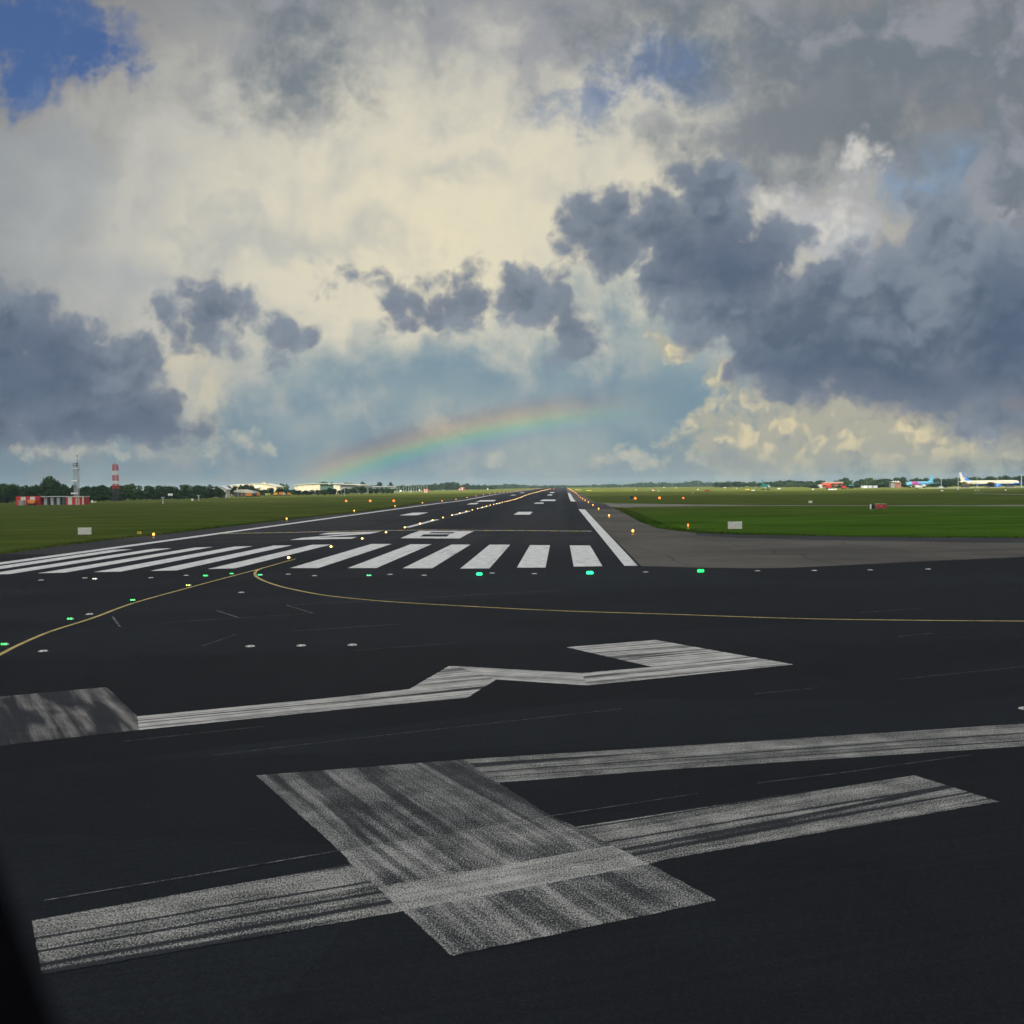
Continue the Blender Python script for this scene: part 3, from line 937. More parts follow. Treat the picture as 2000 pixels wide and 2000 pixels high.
# ------------------------------------------------------------------ mesh builder
class MB:
    def __init__(self):
        self.v, self.f, self.mi = [], [], []
        self.smooth = []

    def add(self, vs, fs, mi=0, sm=False):
        b = len(self.v)
        self.v += [tuple(p) for p in vs]
        for f in fs:
            self.f.append([b+i for i in f])
            self.mi.append(mi)
            self.smooth.append(sm)

    def box(self, c, s, mi=0, rz=0.0, bev=0.0):
        hx, hy, hz = s[0]/2, s[1]/2, s[2]/2
        bev = min(bev, hx*.9, hy*.9, hz*.9)
        ca, sa = math.cos(rz), math.sin(rz)
        if bev <= 0:
            pts = [(x, y, z) for z in (-hz, hz) for x, y in ((-hx, -hy), (hx, -hy), (hx, hy), (-hx, hy))]
            fs = [(3, 2, 1, 0), (4, 5, 6, 7), (0, 1, 5, 4), (1, 2, 6, 5), (2, 3, 7, 6), (3, 0, 4, 7)]
        else:
            b = bev
            ring = [(-hx+b, -hy), (hx-b, -hy), (hx, -hy+b), (hx, hy-b), (hx-b, hy), (-hx+b, hy), (-hx, hy-b), (-hx, -hy+b)]
            pts = [(x, y, z) for z in (-hz, hz-b) for x, y in ring]
            k = [(x*(hx-b)/hx, y*(hy-b)/hy) for x, y in ring]
            pts += [(x, y, hz) for x, y in k]
            fs = [tuple(reversed(range(8)))]+[(i, (i+1) % 8, 8+(i+1) % 8, 8+i) for i in range(8)]
            fs += [(8+i, 8+(i+1) % 8, 16+(i+1) % 8, 16+i) for i in range(8)]+[tuple(range(16, 24))]
        self.add([(c[0]+x*ca-y*sa, c[1]+x*sa+y*ca, c[2]+z) for x, y, z in pts], fs, mi)
        return self

    def bar(self, a, b, r0, r1=None, n=6, mi=0, cap=True, sm=True):
        a, b = Vector(a), Vector(b)
        r1 = r0 if r1 is None else r1
        d = (b-a).normalized()
        u = d.orthogonal().normalized()
        w = d.cross(u)
        vs = []
        for p, r in ((a, r0), (b, r1)):
            for i in range(n):
                t = 2*math.pi*i/n
                vs.append(p+u*math.cos(t)*r+w*math.sin(t)*r)
        self.add(vs, [(i, (i+1) % n, n+(i+1) % n, n+i) for i in range(n)], mi, sm)
        if cap:
            self.add(vs, [tuple(reversed(range(n))), tuple(range(n, 2*n))], mi)
        return self

    def lathe(self, prof, n=12, mi=0, axis='z', c=(0, 0, 0), caps=True, mfun=None):
        """prof: (radius, height) pairs."""
        vs = []
        for r, h in prof:
            for i in range(n):
                t = 2*math.pi*i/n
                x, y = r*math.cos(t), r*math.sin(t)
                vs.append((c[0]+x, c[1]+y, c[2]+h) if axis == 'z' else (c[0]+h, c[1]+x, c[2]+y))
        for k in range(len(prof)-1):
            for i in range(n):
                q = (k*n+i, k*n+(i+1) % n, (k+1)*n+(i+1) % n, (k+1)*n+i)
                m_ = mi if mfun is None else mfun(sum(vs[j][0] for j in q)/4, sum(vs[j][1] for j in q)/4, sum(vs[j][2] for j in q)/4)
                self.add([vs[j] for j in q], [(0, 1, 2, 3)], m_, True)
        if caps:
            self.add(vs[:n], [tuple(reversed(range(n)))], mi)
            self.add(vs[-n:], [tuple(range(n))], mi)
        return self

    def prism(self, poly, z0, z1, mi=0):
        n = len(poly)
        vs = [(x, y, z0) for x, y in poly]+[(x, y, z1) for x, y in poly]
        self.add(vs, [tuple(reversed(range(n))), tuple(range(n, 2*n))]+[(i, (i+1) % n, n+(i+1) % n, n+i) for i in range(n)], mi)
        return self

    def xprism(self, poly, y0, y1, mi=0):
        """Extrude an (x,z) outline along y."""
        n = len(poly)
        vs = [(x, y0, z) for x, z in poly]+[(x, y1, z) for x, z in poly]
        self.add(vs, [tuple(range(n)), tuple(reversed(range(n, 2*n)))]+[((i+1) % n, i, n+i, n+(i+1) % n) for i in range(n)], mi)
        return self

    def slab(self, a, b, ta, tb, mi=0):
        """Wing-like solid between two section polygons a, b (lists of 3-D points)."""
        n = len(a)
        self.add(list(a)+list(b), [tuple(reversed(range(n))), tuple(range(n, 2*n))]+[(i, (i+1) % n, n+(i+1) % n, n+i) for i in range(n)], mi)
        return self

    def build(self, name, mats, parent=None, weld=False):
        me = bpy.data.meshes.new(name)
        me.from_pydata(self.v, [], self.f)
        for p, mi, sm in zip(me.polygons, self.mi, self.smooth):
            p.material_index = mi
            p.use_smooth = sm
        bm = bmesh.new()
        bm.from_mesh(me)
        if weld:
            bmesh.ops.remove_doubles(bm, verts=bm.verts, dist=1e-4)
        bmesh.ops.recalc_face_normals(bm, faces=bm.faces)
        bm.to_mesh(me)
        bm.free()
        return link(name, me, mats, parent)


def hexrgb(r, g, b):
    return (lin(r/255), lin(g/255), lin(b/255), 1)


M_WHITE = simple('white_panel', (0.72, 0.72, 0.68, 1), 0.5)
M_OFFW = simple('off_white', (0.55, 0.54, 0.48, 1), 0.6)
M_CREAM = simple('cream_cladding', (0.66, 0.60, 0.42, 1), 0.6, scale=0.3)
M_GREY = simple('grey_metal', (0.30, 0.32, 0.33, 1), 0.45)
M_LGREY = simple('pale_grey_metal', (0.50, 0.52, 0.52, 1), 0.4)
M_DGREY = simple('dark_grey', (0.05, 0.052, 0.055, 1), 0.6)
M_BLACK = simple('black', (0.012, 0.012, 0.013, 1), 0.6)
M_RUBBER = simple('tyre_rubber', (0.018, 0.018, 0.018, 1), 0.8)
M_RED = simple('red_paint', (0.46, 0.030, 0.022, 1), 0.45)
M_DRED = simple('dark_red_panel', (0.34, 0.018, 0.022, 1), 0.45)
M_ORANGE = simple('orange_paint', (0.72, 0.23, 0.02, 1), 0.45)
M_YELLOW = simple('yellow_paint_panel', (0.70, 0.47, 0.04, 1), 0.45)
M_LIME = simple('lime_paint', (0.42, 0.46, 0.07, 1), 0.45)
M_BLUE = simple('blue_paint', (0.025, 0.075, 0.36, 1), 0.35)
M_MBLUE = simple('mid_blue_paint', (0.05, 0.20, 0.62, 1), 0.35)
M_SKY = simple('sky_blue_paint', (0.15, 0.42, 0.58, 1), 0.35)
M_PINK = simple('pink_paint', (0.46, 0.09, 0.30, 1), 0.35)
M_PURP = simple('violet_paint', (0.14, 0.09, 0.42, 1), 0.35)
M_GREEN = simple('green_paint', (0.03, 0.24, 0.19, 1), 0.4)
M_DGREEN = simple('green_cladding', (0.08, 0.16, 0.12, 1), 0.5)
M_BRICK = simple('brown_brick', (0.30, 0.15, 0.09, 1), 0.8)
M_STONE = simple('grey_render', (0.27, 0.26, 0.22, 1), 0.8)
M_ROOFR = simple('orange_red_roof', (0.62, 0.13, 0.05, 1), 0.7)
M_ROOFG = simple('grey_roof', (0.20, 0.20, 0.20, 1), 0.7)
M_ROOFW = simple('pale_roof', (0.58, 0.55, 0.44, 1), 0.6, scale=0.3)
M_GLASSD = simple('dark_window_glass', (0.02, 0.026, 0.032, 1), 0.12, 0.6)
M_BARK = simple('bark', (0.055, 0.042, 0.030, 1), 0.9)
L_AMBER = lamp_mat('amber_lamp', (1.0, 0.36, 0.075), 5.0)
L_ORNG = lamp_mat('orange_lamp', (1.0, 0.17, 0.025), 4.0)
L_WARM = lamp_mat('warm_lamp', (1.0, 0.55, 0.13), 8.0)
L_YEL = lamp_mat('yellow_lamp', (1.0, 0.72, 0.16), 4.0)
L_RED = lamp_mat('red_lamp', (1.0, 0.04, 0.08), 5.0)
L_CYAN = lamp_mat('cyan_green_lamp', (0.03, 1.0, 0.30), 3.0)
L_GREEN = lamp_mat('green_lamp', (0.02, 1.0, 0.14), 3.2)
L_WHITE = lamp_mat('white_lamp', (1.0, 0.96, 0.88), 4.0)


def foliage(name, dark, light):
    m, N = mat(name)
    P = N.node('ShaderNodeTexCoord').outputs['Object']
    oi = N.node('ShaderNodeObjectInfo').outputs['Random']
    n = N.noise(P, 0.55, 3, 0.6)
    n2 = N.noise(P, 3.0, 2, 0.6)
    f = N.m('ADD', N.m('MULTIPLY', n, 0.7), N.m('ADD', N.m('MULTIPLY', n2, 0.35), N.m('MULTIPLY', N.m('SUBTRACT', oi, 0.5), 0.25)))
    c = N.mix(N.ramp(f, 0.32, 0.74), dark, light)
    d = N.node('ShaderNodeBsdfDiffuse')
    t = N.node('ShaderNodeBsdfTranslucent')
    N._set(d.inputs[0], c)
    N._set(t.inputs[0], c)
    mx = N.node('ShaderNodeMixShader')
    mx.inputs[0].default_value = 0.22
    N.t.links.new(d.outputs[0], mx.inputs[1])
    N.t.links.new(t.outputs[0], mx.inputs[2])
    o = N.node('ShaderNodeOutputMaterial')
    N.t.links.new(mx.outputs[0], o.inputs[0])
    return m


F_DARK = foliage('dark_foliage', (0.016, 0.034, 0.014, 1), (0.050, 0.090, 0.030, 1))
F_MID = foliage('mid_foliage', (0.026, 0.052, 0.018, 1), (0.080, 0.135, 0.040, 1))
F_PALE = foliage('pale_foliage', (0.045, 0.080, 0.025, 1), (0.13, 0.19, 0.06, 1))


# ------------------------------------------------------------------ unseen cloud slab added behind the viewpoint to shade the near field
def shade_cloud():
    bm = bmesh.new()
    rnd = random.Random(5)
    nx, ny = 34, 18
    x0, x1, y0, y1 = -3600.0, 3200.0, -3300.0, -470.0
    from mathutils import noise as mn
    top, bot = [], []
    for j in range(ny+1):
        rt, rb = [], []
        for i in range(nx+1):
            u, v = i/nx, j/ny
            x, y = x0+(x1-x0)*u, y0+(y1-y0)*v
            n = mn.noise(Vector((x*0.0016, y*0.0016, 0.3)))
            n2 = mn.noise(Vector((x*0.005, y*0.005, 2.3)))
            if j == ny:
                y += 130*n+50*n2
            e = min(u, 1-u, v, 1-v)*8
            h = min(1.0, e)
            rt.append(bm.verts.new((x, y, 1010+h*(330+260*n+110*n2))))
            rb.append(bm.verts.new((x, y, 1000-h*(60+50*n2+40*n))))
        top.append(rt)
        bot.append(rb)
    for j in range(ny):
        for i in range(nx):
            bm.faces.new((top[j][i], top[j][i+1], top[j+1][i+1], top[j+1][i]))
            bm.faces.new((bot[j][i], bot[j+1][i], bot[j+1][i+1], bot[j][i+1]))
    for i in range(nx):
        bm.faces.new((bot[0][i], bot[0][i+1], top[0][i+1], top[0][i]))
        bm.faces.new((top[ny][i], top[ny][i+1], bot[ny][i+1], bot[ny][i]))
    for j in range(ny):
        bm.faces.new((top[j][0], top[j+1][0], bot[j+1][0], bot[j][0]))
        bm.faces.new((bot[j][nx], bot[j+1][nx], top[j+1][nx], top[j][nx]))
    me = bpy.data.meshes.new('shade_cloud')
    for f in bm.faces:
        f.smooth = True
    bm.to_mesh(me)
    bm.free()
    m, N = mat('shade_cloud_slab')
    d = N.node('ShaderNodeBsdfDiffuse')
    t = N.node('ShaderNodeBsdfTranslucent')
    d.inputs[0].default_value = (0.85, 0.86, 0.88, 1)
    t.inputs[0].default_value = (0.80, 0.82, 0.86, 1)
    mx = N.node('ShaderNodeMixShader')
    mx.inputs[0].default_value = 0.5
    N.t.links.new(d.outputs[0], mx.inputs[1])
    N.t.links.new(t.outputs[0], mx.inputs[2])
    o = N.node('ShaderNodeOutputMaterial')
    N.t.links.new(mx.outputs[0], o.inputs[0])
    ob = link('cloud', me, m)
    tag(ob, 'broad unseen cloud slab added behind the viewpoint to shade the near airfield', kind='structure')


shade_cloud()


# ------------------------------------------------------------------ trees
def crown_mesh(name, seed, h, w, mats, n=520, leaf=0.75, lobes=9, base=0.12):
    """Leaf clumps scattered through an uneven crown made of several lobes."""
    rnd = random.Random(seed)
    L = []
    for i in range(lobes):
        a = rnd.uniform(0, 2*math.pi)
        rr = rnd.uniform(0.12, 0.62)*w/2
        zz = h*rnd.uniform(base+0.22, 0.80)
        k = 1-abs(zz/h-0.5)*0.9
        L.append((rr*math.cos(a)*k*1.2, rr*math.sin(a)*k*1.2, zz, rnd.uniform(0.22, 0.36)*w, rnd.uniform(0.14, 0.24)*h))
    L.append((0, 0, h*0.72, 0.26*w, 0.28*h))
    L.append((0, 0, h*0.40, 0.36*w, 0.26*h))
    L.append((0, 0, h*0.24, 0.40*w, 0.20*h))
    mb = MB()
    for i in range(n):
        cx, cy, cz, rx, rz = rnd.choice(L)
        while True:
            p = Vector((rnd.uniform(-1, 1), rnd.uniform(-1, 1), rnd.uniform(-1, 1)))
            if 0.25 < p.length < 1:
                break
        p = p*(0.75+0.25*rnd.random()) if p.length > 0.8 else p
        c = Vector((cx+p.x*rx, cy+p.y*rx, max(h*base*0.4, cz+p.z*rz)))
        s = leaf*rnd.uniform(0.55, 1.25)
        nrm = (p.normalized()+Vector((rnd.uniform(-1, 1), rnd.uniform(-1, 1), rnd.uniform(-.6, 1)))*0.9).normalized()
        u = nrm.orthogonal().normalized()
        v = nrm.cross(u)
        t = rnd.uniform(0, 6.28)
        u, v = u*math.cos(t)+v*math.sin(t), -u*math.sin(t)+v*math.cos(t)
        m5 = [c+u*s*a+v*s*b+nrm*s*e for a, b, e in ((-.6, -.3, 0), (.1, -.62, .12), (.66, -.1, 0), (.4, .55, .1), (-.35, .5, 0))]
        mb.add(m5, [(0, 1, 2, 3, 4)], 0)
    me = mb.build(name, mats)
    return me


def trunk_mesh(name, seed, h, w, parent=None):
    rnd = random.Random(seed)
    mb = MB()
    r = 0.022*h+0.06
    pts = [Vector((0, 0, -0.2)), Vector((rnd.uniform(-.1, .1), rnd.uniform(-.1, .1), h*0.25)), Vector((rnd.uniform(-.3, .3), rnd.uniform(-.3, .3), h*0.5)), Vector((rnd.uniform(-.4, .4), rnd.uniform(-.4, .4), h*0.78))]
    rs = [r*1.3, r, r*0.7, r*0.25]
    for i in range(3):
        mb.bar(pts[i], pts[i+1], rs[i], rs[i+1], 6)
    for i in range(6):
        a = rnd.uniform(0, 6.28)
        b = pts[1].lerp(pts[2], rnd.random())
        mb.bar(b, b+Vector((math.cos(a)*w*.3, math.sin(a)*w*.3, h*rnd.uniform(.14, .3))), r*.4, r*.1, 5)
    return mb.build(name, M_BARK, parent)


def tree_proto(seed, h, w, fol, n=520, leaf=0.75, lobes=9, base=0.12, name='broadleaf_tree', trunk=True):
    root = thing(name, 'tree', 'tree', (0, 0, -500))
    cr = crown_mesh('crown', seed, h, w, fol, n, leaf, lobes, base)
    cr.parent = root
    if trunk:
        trunk_mesh('trunk', seed+50, h, w, root)
    return root


class Stock:
    """A stock of differing trees of one kind; the first use of each moves the original, later ones copy it."""
    def __init__(self, protos):
        self.p = [[p, False] for p in protos]
        self.i = 0

    def place(self, loc, h, w, rnd, label, group):
        e = self.p[self.i % len(self.p)]
        self.i += 1
        root, used = e
        s = (w/10.0, w/10.0, h/10.0)
        rz = rnd.uniform(0, 6.28)
        if not used:
            e[1] = True
            root.location, root.rotation_euler, root.scale = loc, (0, 0, rz), s
            root['label'] = label
            if group:
                root['group'] = group
            elif 'group' in root:
                del root['group']
            return root
        r = dup(root, loc, rz, label, group, s)
        if not group and 'group' in r:
            del r['group']
        return r


S_DARK = Stock([tree_proto(100+i, 10, 10, F_DARK, 760, 0.95, 9+i % 3, 0.05) for i in range(4)])
S_MID = Stock([tree_proto(120+i, 10, 10, F_MID, 760, 0.95, 9+i % 3, 0.05) for i in range(4)])
S_BUSH = Stock([tree_proto(140+i, 10, 10, F_DARK, 420, 1.15, 8, 0.0, 'bush') for i in range(3)])


def tree_row(stock, tops, step, dist, label, group, seed, wide=1.0, jit=0.5, dj=0.05, hj=0.12, cat=None):
    """Trees along a photo-measured skyline: tops are (px, py of the crown tops)."""
    rnd = random.Random(seed)
    px = tops[0][0]
    n = 0
    while px <= tops[-1][0]:
        d = dist(px) if callable(dist) else dist
        d *= 1+rnd.uniform(-dj, dj)
        py = pl(px, [t[0] for t in tops], [t[1] for t in tops])
        p = at(px, d)
        h = (zat(px, py, d)-p.z)*(1-hj*rnd.random())
        h = max(1.5, h*1.04)
        w = max(step*d/FPX*1.9*wide*rnd.uniform(0.85, 1.25), h*0.55)
        o = stock.place(p, h, w, rnd, label, group)
        if cat:
            o['category'] = cat
        px += step*(1+rnd.uniform(-jit, jit))
        n += 1
    return n


# dense row behind the cabins on the left
dL = lambda px: pl(px, [-80, 100, 250, 430], [560, 600, 660, 740])
tree_row(S_DARK, [(-60, 941), (30, 942), (85, 944), (130, 945), (180, 947), (235, 946)], 15, dL, 'dark bushy tree in the dense left hand row behind the cabins and masts', 'trees behind the cabins on the left', 1)
tree_row(S_MID, [(165, 948), (200, 947), (215, 950), (245, 944), (290, 945), (310, 944), (345, 948), (370, 942), (395, 946), (425, 945)], 15, lambda p: dL(p)*1.05, 'green rounded tree in the long row between the red mast and the small pale hut', 'trees between the mast and the hut', 2)
tree_row(S_BUSH, [(-50, 955), (60, 955), (150, 957), (235, 953), (330, 955), (425, 954)], 10, lambda p: dL(p)*1.0, 'mid height dark bush filling the left hand tree row', 'undergrowth of the left tree row', 36, cat='bush')
tree_row(S_BUSH, [(150, 972), (200, 966), (235, 960), (300, 962), (360, 964), (425, 962)], 17, lambda p: dL(p)*0.95, 'low dark bush at the foot of the left hand tree row', 'bushes at the foot of the left tree row', 3, cat='bush')
tree_row(S_BUSH, [(-60, 962), (0, 962), (30, 964)], 17, lambda p: dL(p)*0.95, 'low dark bush left of the striped cabin at the picture edge', 'bushes left of the striped cabin', 33, cat='bush')
rnd0 = random.Random(77)
pt = at(98, 560)
S_DARK.place(pt, zat(98, 926.5, 560)-pt.z, 9.6, rnd0, 'tall dark tree rising alone above the row behind the striped cabin', None)
pt = at(108, 565)
S_DARK.place(pt, zat(108, 934, 565)-pt.z, 6.5, rnd0, 'lower dark tree leaning out just right of the tall dark tree', None)
# among the buildings
tree_row(S_DARK, [(424, 950), (430, 952)], 9, 720, 'dark tree pressed against the left side of the white gabled house', 'trees beside the white house', 4)
tree_row(S_DARK, [(428, 958), (437, 957)], 6, 690, 'low dark bush in front of the white gabled house', 'bushes before the white house', 34, cat='bush')
tree_row(S_DARK, [(446, 948), (453, 947), (462, 950)], 8, 830, 'dark tree standing between the white house and the low pale hangar', 'trees beside the low pale hangar', 5)
tree_row(S_DARK, [(468, 947), (478, 943), (486, 945), (492, 947)], 8, 900, 'dark tree behind the low pale hangar in front of the warehouse', 'trees behind the low pale hangar', 6)
tree_row(S_DARK, [(496, 952), (503, 955)], 6, 900, 'dark slender tree right of the low pale hangar', 'slender trees by the low hangar', 7)
tree_row(S_BUSH, [(509, 955), (520, 953), (534, 952), (548, 953), (562, 955)], 10, 980, 'dark bush behind the yellow and orange vehicles', 'bushes behind the vehicles', 8, cat='bush')
tree_row(S_MID, [(540, 944), (548, 943), (558, 944), (566, 945)], 7, 1300, 'bare brownish tree left of the big cream hangar', 'trees left of the big hangar', 9)
tree_row(S_BUSH, [(563, 956), (575, 955), (590, 957)], 9, 950, 'dark bush in front of the lit end of the big cream hangar', 'bushes before the hangar end', 10, cat='bush')
tree_row(S_BUSH, [(598, 957), (625, 956), (640, 952), (665, 956)], 10, 950, 'green bush in front of the long side of the big hangar', 'bushes before the hangar side', 11, cat='bush')
tree_row(S_BUSH, [(675, 953), (690, 951), (705, 949), (725, 952), (745, 951), (768, 953)], 9, 1000, 'dark bush in the hedge right of the big hangar', 'hedge bushes right of the hangar', 12, cat='bush')
tree_row(S_MID, [(622, 941), (640, 939.5), (655, 943), (672, 941), (690, 943)], 10, 1500, 'green tree showing above the curved roof of the big hangar', 'trees above the hangar roof', 13)
for px, py, d, w, lb in ((709, 940.5, 1450, 8.5, 'small round tree on the skyline, left one of three right of the hangar roof'), (740, 940, 1450, 11, 'wide round tree on the skyline, middle one of three right of the hangar roof'), (763, 940, 1450, 6.5, 'small round tree on the skyline, right one of three right of the hangar roof')):
    pt = at(px, d)
    S_DARK.place(pt, zat(px, py, d)-pt.z, w, rnd0, lb, None)
# towards the middle: tree line left of the runway end
tree_row(S_MID, [(775, 948), (800, 947), (835, 946), (848, 945)], 10, 1750, 'hazy tree behind the row of thin poles left of the runway', 'trees behind the thin poles', 14)
tree_row(S_DARK, [(850, 944), (862, 942), (875, 940.5), (888, 939), (895, 943), (900, 946), (910, 943.5), (918, 944), (930, 947), (950, 945.5), (960, 948), (970, 946)], 8, 1900, 'hazy dark tree in the clump left of the far runway end', 'trees left of the runway end', 15)
# right hand side
tree_row(S_DARK, [(1400, 941), (1420, 942), (1445, 939.5), (1470, 940), (1485, 941), (1510, 940), (1530, 936.5), (1545, 937), (1570, 939), (1595, 939), (1615, 937)], 9, 1650, 'dark tree in the tree line behind the small green aircraft', 'trees behind the green aircraft', 16)
tree_row(S_MID, [(1500, 945), (1520, 943), (1545, 941), (1570, 944), (1600, 944)], 12, 1500, 'pale green tree before the tree line left of the red roofed building', 'pale trees left of the red roof', 17)
tree_row(S_DARK, [(1632, 937), (1645, 934.5), (1658, 929.5)], 10, 1350, 'tall dark tree behind the right end of the red roofed building', 'tall trees behind the red roof', 18)
tree_row(S_MID, [(1650, 938), (1660, 936), (1668, 941)], 9, 1250, 'green tree above the green canopy', 'trees above the green canopy', 35)
tree_row(S_MID, [(1676, 937), (1690, 933.5), (1705, 931.5), (1714, 936), (1720, 942)], 10, 1200, 'broad green tree behind the grey containers', 'trees behind the containers', 19)
tree_row(S_DARK, [(1720, 933), (1735, 932), (1745, 935), (1756, 930), (1765, 931), (1770, 935)], 10, 1350, 'dark tree behind the brown brick building', 'trees behind the brick building', 20)
tree_row(S_DARK, [(1782, 934), (1790, 931.5), (1800, 936), (1806, 932), (1815, 931.5), (1824, 935), (1833, 932), (1845, 933), (1858, 934)], 10, 1300, 'dark tree behind the blue and pink airliner', 'trees behind the pink airliner', 21)
tree_row(S_DARK, [(1862, 934), (1868, 931), (1880, 933), (1890, 929)], 10, 1300, 'dark tree left of the tail of the white and blue airliner', 'trees left of the white airliner tail', 22)
tree_row(S_DARK, [(1898, 930), (1908, 929.5), (1920, 934), (1928, 929), (1945, 929), (1958, 930), (1966, 926), (1975, 931), (1990, 930), (1998, 926), (2030, 928), (2060, 930)], 10, 1300, 'dark tree behind the fuselage of the white and blue airliner', 'trees behind the white airliner', 23)
tree_row(S_BUSH, [(1725, 944), (1770, 944), (1830, 942), (1880, 942), (1940, 941), (2050, 941)], 14, 1150, 'low dark bush at the foot of the trees behind the parked airliners', 'bushes behind the airliners', 24, cat='bush')
tree_row(S_BUSH, [(1590, 948), (1640, 947), (1700, 945), (1725, 944)], 14, 1150, 'low dark bush between the red roofed building and the containers', 'bushes near the containers', 25, cat='bush')


# the far-off wood on the skyline, one mass
def far_wood(name, label, tops, d0, seed, step):
    rnd = random.Random(seed)
    mb = MB()
    px = tops[0][0]
    while px <= tops[-1][0]:
        d = d0*(1+rnd.uniform(-.06, .06))
        py = pl(px, [t[0] for t in tops], [t[1] for t in tops])
        b = at(px, d)
        h = max(3.0, zat(px, py, d)-b.z)*rnd.uniform(0.72, 1.08)
        w = step*d/FPX*rnd.uniform(1.2, 2.0)
        for k in range(70):
            a, r = rnd.uniform(0, 6.28), math.sqrt(rnd.random())*w
            z = h*rnd.uniform(0.0, 1.0)
            r *= math.sqrt(max(0.05, 1-(z/h-0.35)**2*1.9)) if z > .35*h else 1
            c = b+Vector((math.cos(a)*r, math.sin(a)*r, z*0.94))
            s = rnd.uniform(0.7, 1.6)*max(1.0, h/7)
            nrm = Vector((rnd.uniform(-1, 1), rnd.uniform(-1.4, 0.4), rnd.uniform(-.2, 1))).normalized()
            u = nrm.orthogonal().normalized()
            v = nrm.cross(u)
            mb.add([c-u*s, c+v*s*.8-u*s*.2, c+u*s, c-v*s*.8], [(0, 1, 2, 3)])
        px += step
    o = mb.build(name, F_DARK)
    tag(o, label, 'wood', kind='stuff')


far_wood('distant_wood', 'hazy dark wood along the horizon beyond the runway end and the right hand field',
         [(960, 947), (985, 945.5), (1005, 946), (1020, 945.5), (1040, 948), (1085, 947.5), (1095, 947), (1120, 948), (1135, 948), (1160, 946.5), (1200, 945.5), (1245, 944), (1252, 941.5), (1262, 943.5), (1270, 941.5), (1280, 944), (1292, 942), (1320, 944), (1335, 941.5), (1352, 939), (1362, 939), (1375, 942), (1400, 942), (1425, 940)], 2700, 31, 3.2)
far_wood('distant_wood', 'hazy wood on the skyline between the hangar and the runway', [(690, 949), (760, 948), (800, 947.5), (850, 947), (960, 949)], 2400, 32, 3.2)


# ------------------------------------------------------------------ runway lamps
ORD = ['nearest', 'second', 'third', 'fourth', 'fifth', 'sixth', 'seventh', 'eighth', 'ninth', 'tenth', 'eleventh', 'twelfth', 'thirteenth', 'fourteenth', 'fifteenth', 'sixteenth', 'seventeenth', 'eighteenth', 'nineteenth', 'twentieth']


def edge_light(lampm, r=0.115):
    root = thing('edge_light', 'light', 'runway light', (0, 0, -500))
    mb = MB()
    mb.lathe([(0.16, 0), (0.16, 0.03), (0.06, 0.05), (0.045, 0.22), (0.10, 0.24), (0.11, 0.29)], 10)
    mb.build('base', M_YELLOW, root)
    mb = MB()
    mb.lathe([(0.09, 0.29), (r, 0.34), (r, 0.44), (r*0.7, 0.52), (0.03, 0.55)], 12)
    mb.build('lens', lampm, root)
    return root


def inset_light(lampm, lens_r=0.05, on=True, r=0.16, h=0.05, lenses=(-1, 1)):
    root = thing('inset_light', 'light', 'runway light', (0, 0, -500))
    mb = MB()
    mb.lathe([(r, 0.0), (r*0.97, h*0.35), (r*0.72, h), (r*0.2, h*1.06), (0.005, h*1.07)], 18)
    mb.build('housing', M_OFFW, root)
    for s in lenses:
        mb = MB()
        mb.lathe([(0.004, -lens_r*.8), (lens_r*.7, -lens_r*.6), (lens_r, 0), (lens_r*.7, lens_r*.6), (0.004, lens_r*.8)], 10, c=(s*r*0.45, -r*0.72, h*0.8))
        mb.build('lens', lampm if on else M_GLASSD, root)
    return root


def line_lamps(proto, pts, lab, group, many):
    for i, (x, y) in enumerate(pts):
        loc = (x, y, gz(x, y)+0.03)
        lb = lab.format(ORD[i]) if i < len(ORD) else many
        g = group
        if i == 0:
            proto.location = loc
            proto['label'] = lb
            proto['group'] = g
        else:
            dup(proto, loc, 0, lb, g)


RX = [113, 172.3, 224.2, 268, 316.3, 366, 415, 466.7]
ptsR = [(7.0, y) for y in RX]+[(7.0, 516+51*k) for k in range(36)]
line_lamps(edge_light(L_AMBER), ptsR, '{} amber light from the viewer along the right edge of the runway', 'amber lights along the right runway edge', 'tiny far amber light in the merging row along the right runway edge')
lx0 = -44.6


def on_line(px, X):
    d = ray(px, 950)
    return X/(d.x/d.y)


lpx = [298, 558.8, 691, 771, 824.5, 863]
ptsL = [(lx0, on_line(p, lx0)) for p in lpx]
yl_ = ptsL[-1][1]
ptsL += [(lx0, yl_+52*(k+1)) for k in range(36)]
line_lamps(edge_light(L_AMBER), ptsL, '{} amber light from the viewer along the left edge of the runway', 'amber lights along the left runway edge', 'tiny far amber light in the merging row along the left runway edge')
ptsC = [(-20.35, 80.4+14.85*k) for k in range(112)]
line_lamps(inset_light(L_WARM, 0.10, r=0.17, h=0.07, lenses=(0,)), ptsC, '{} warm light from the threshold along the runway centre line', 'warm lights along the runway centre line', 'small warm light in the far part of the row along the centre line')
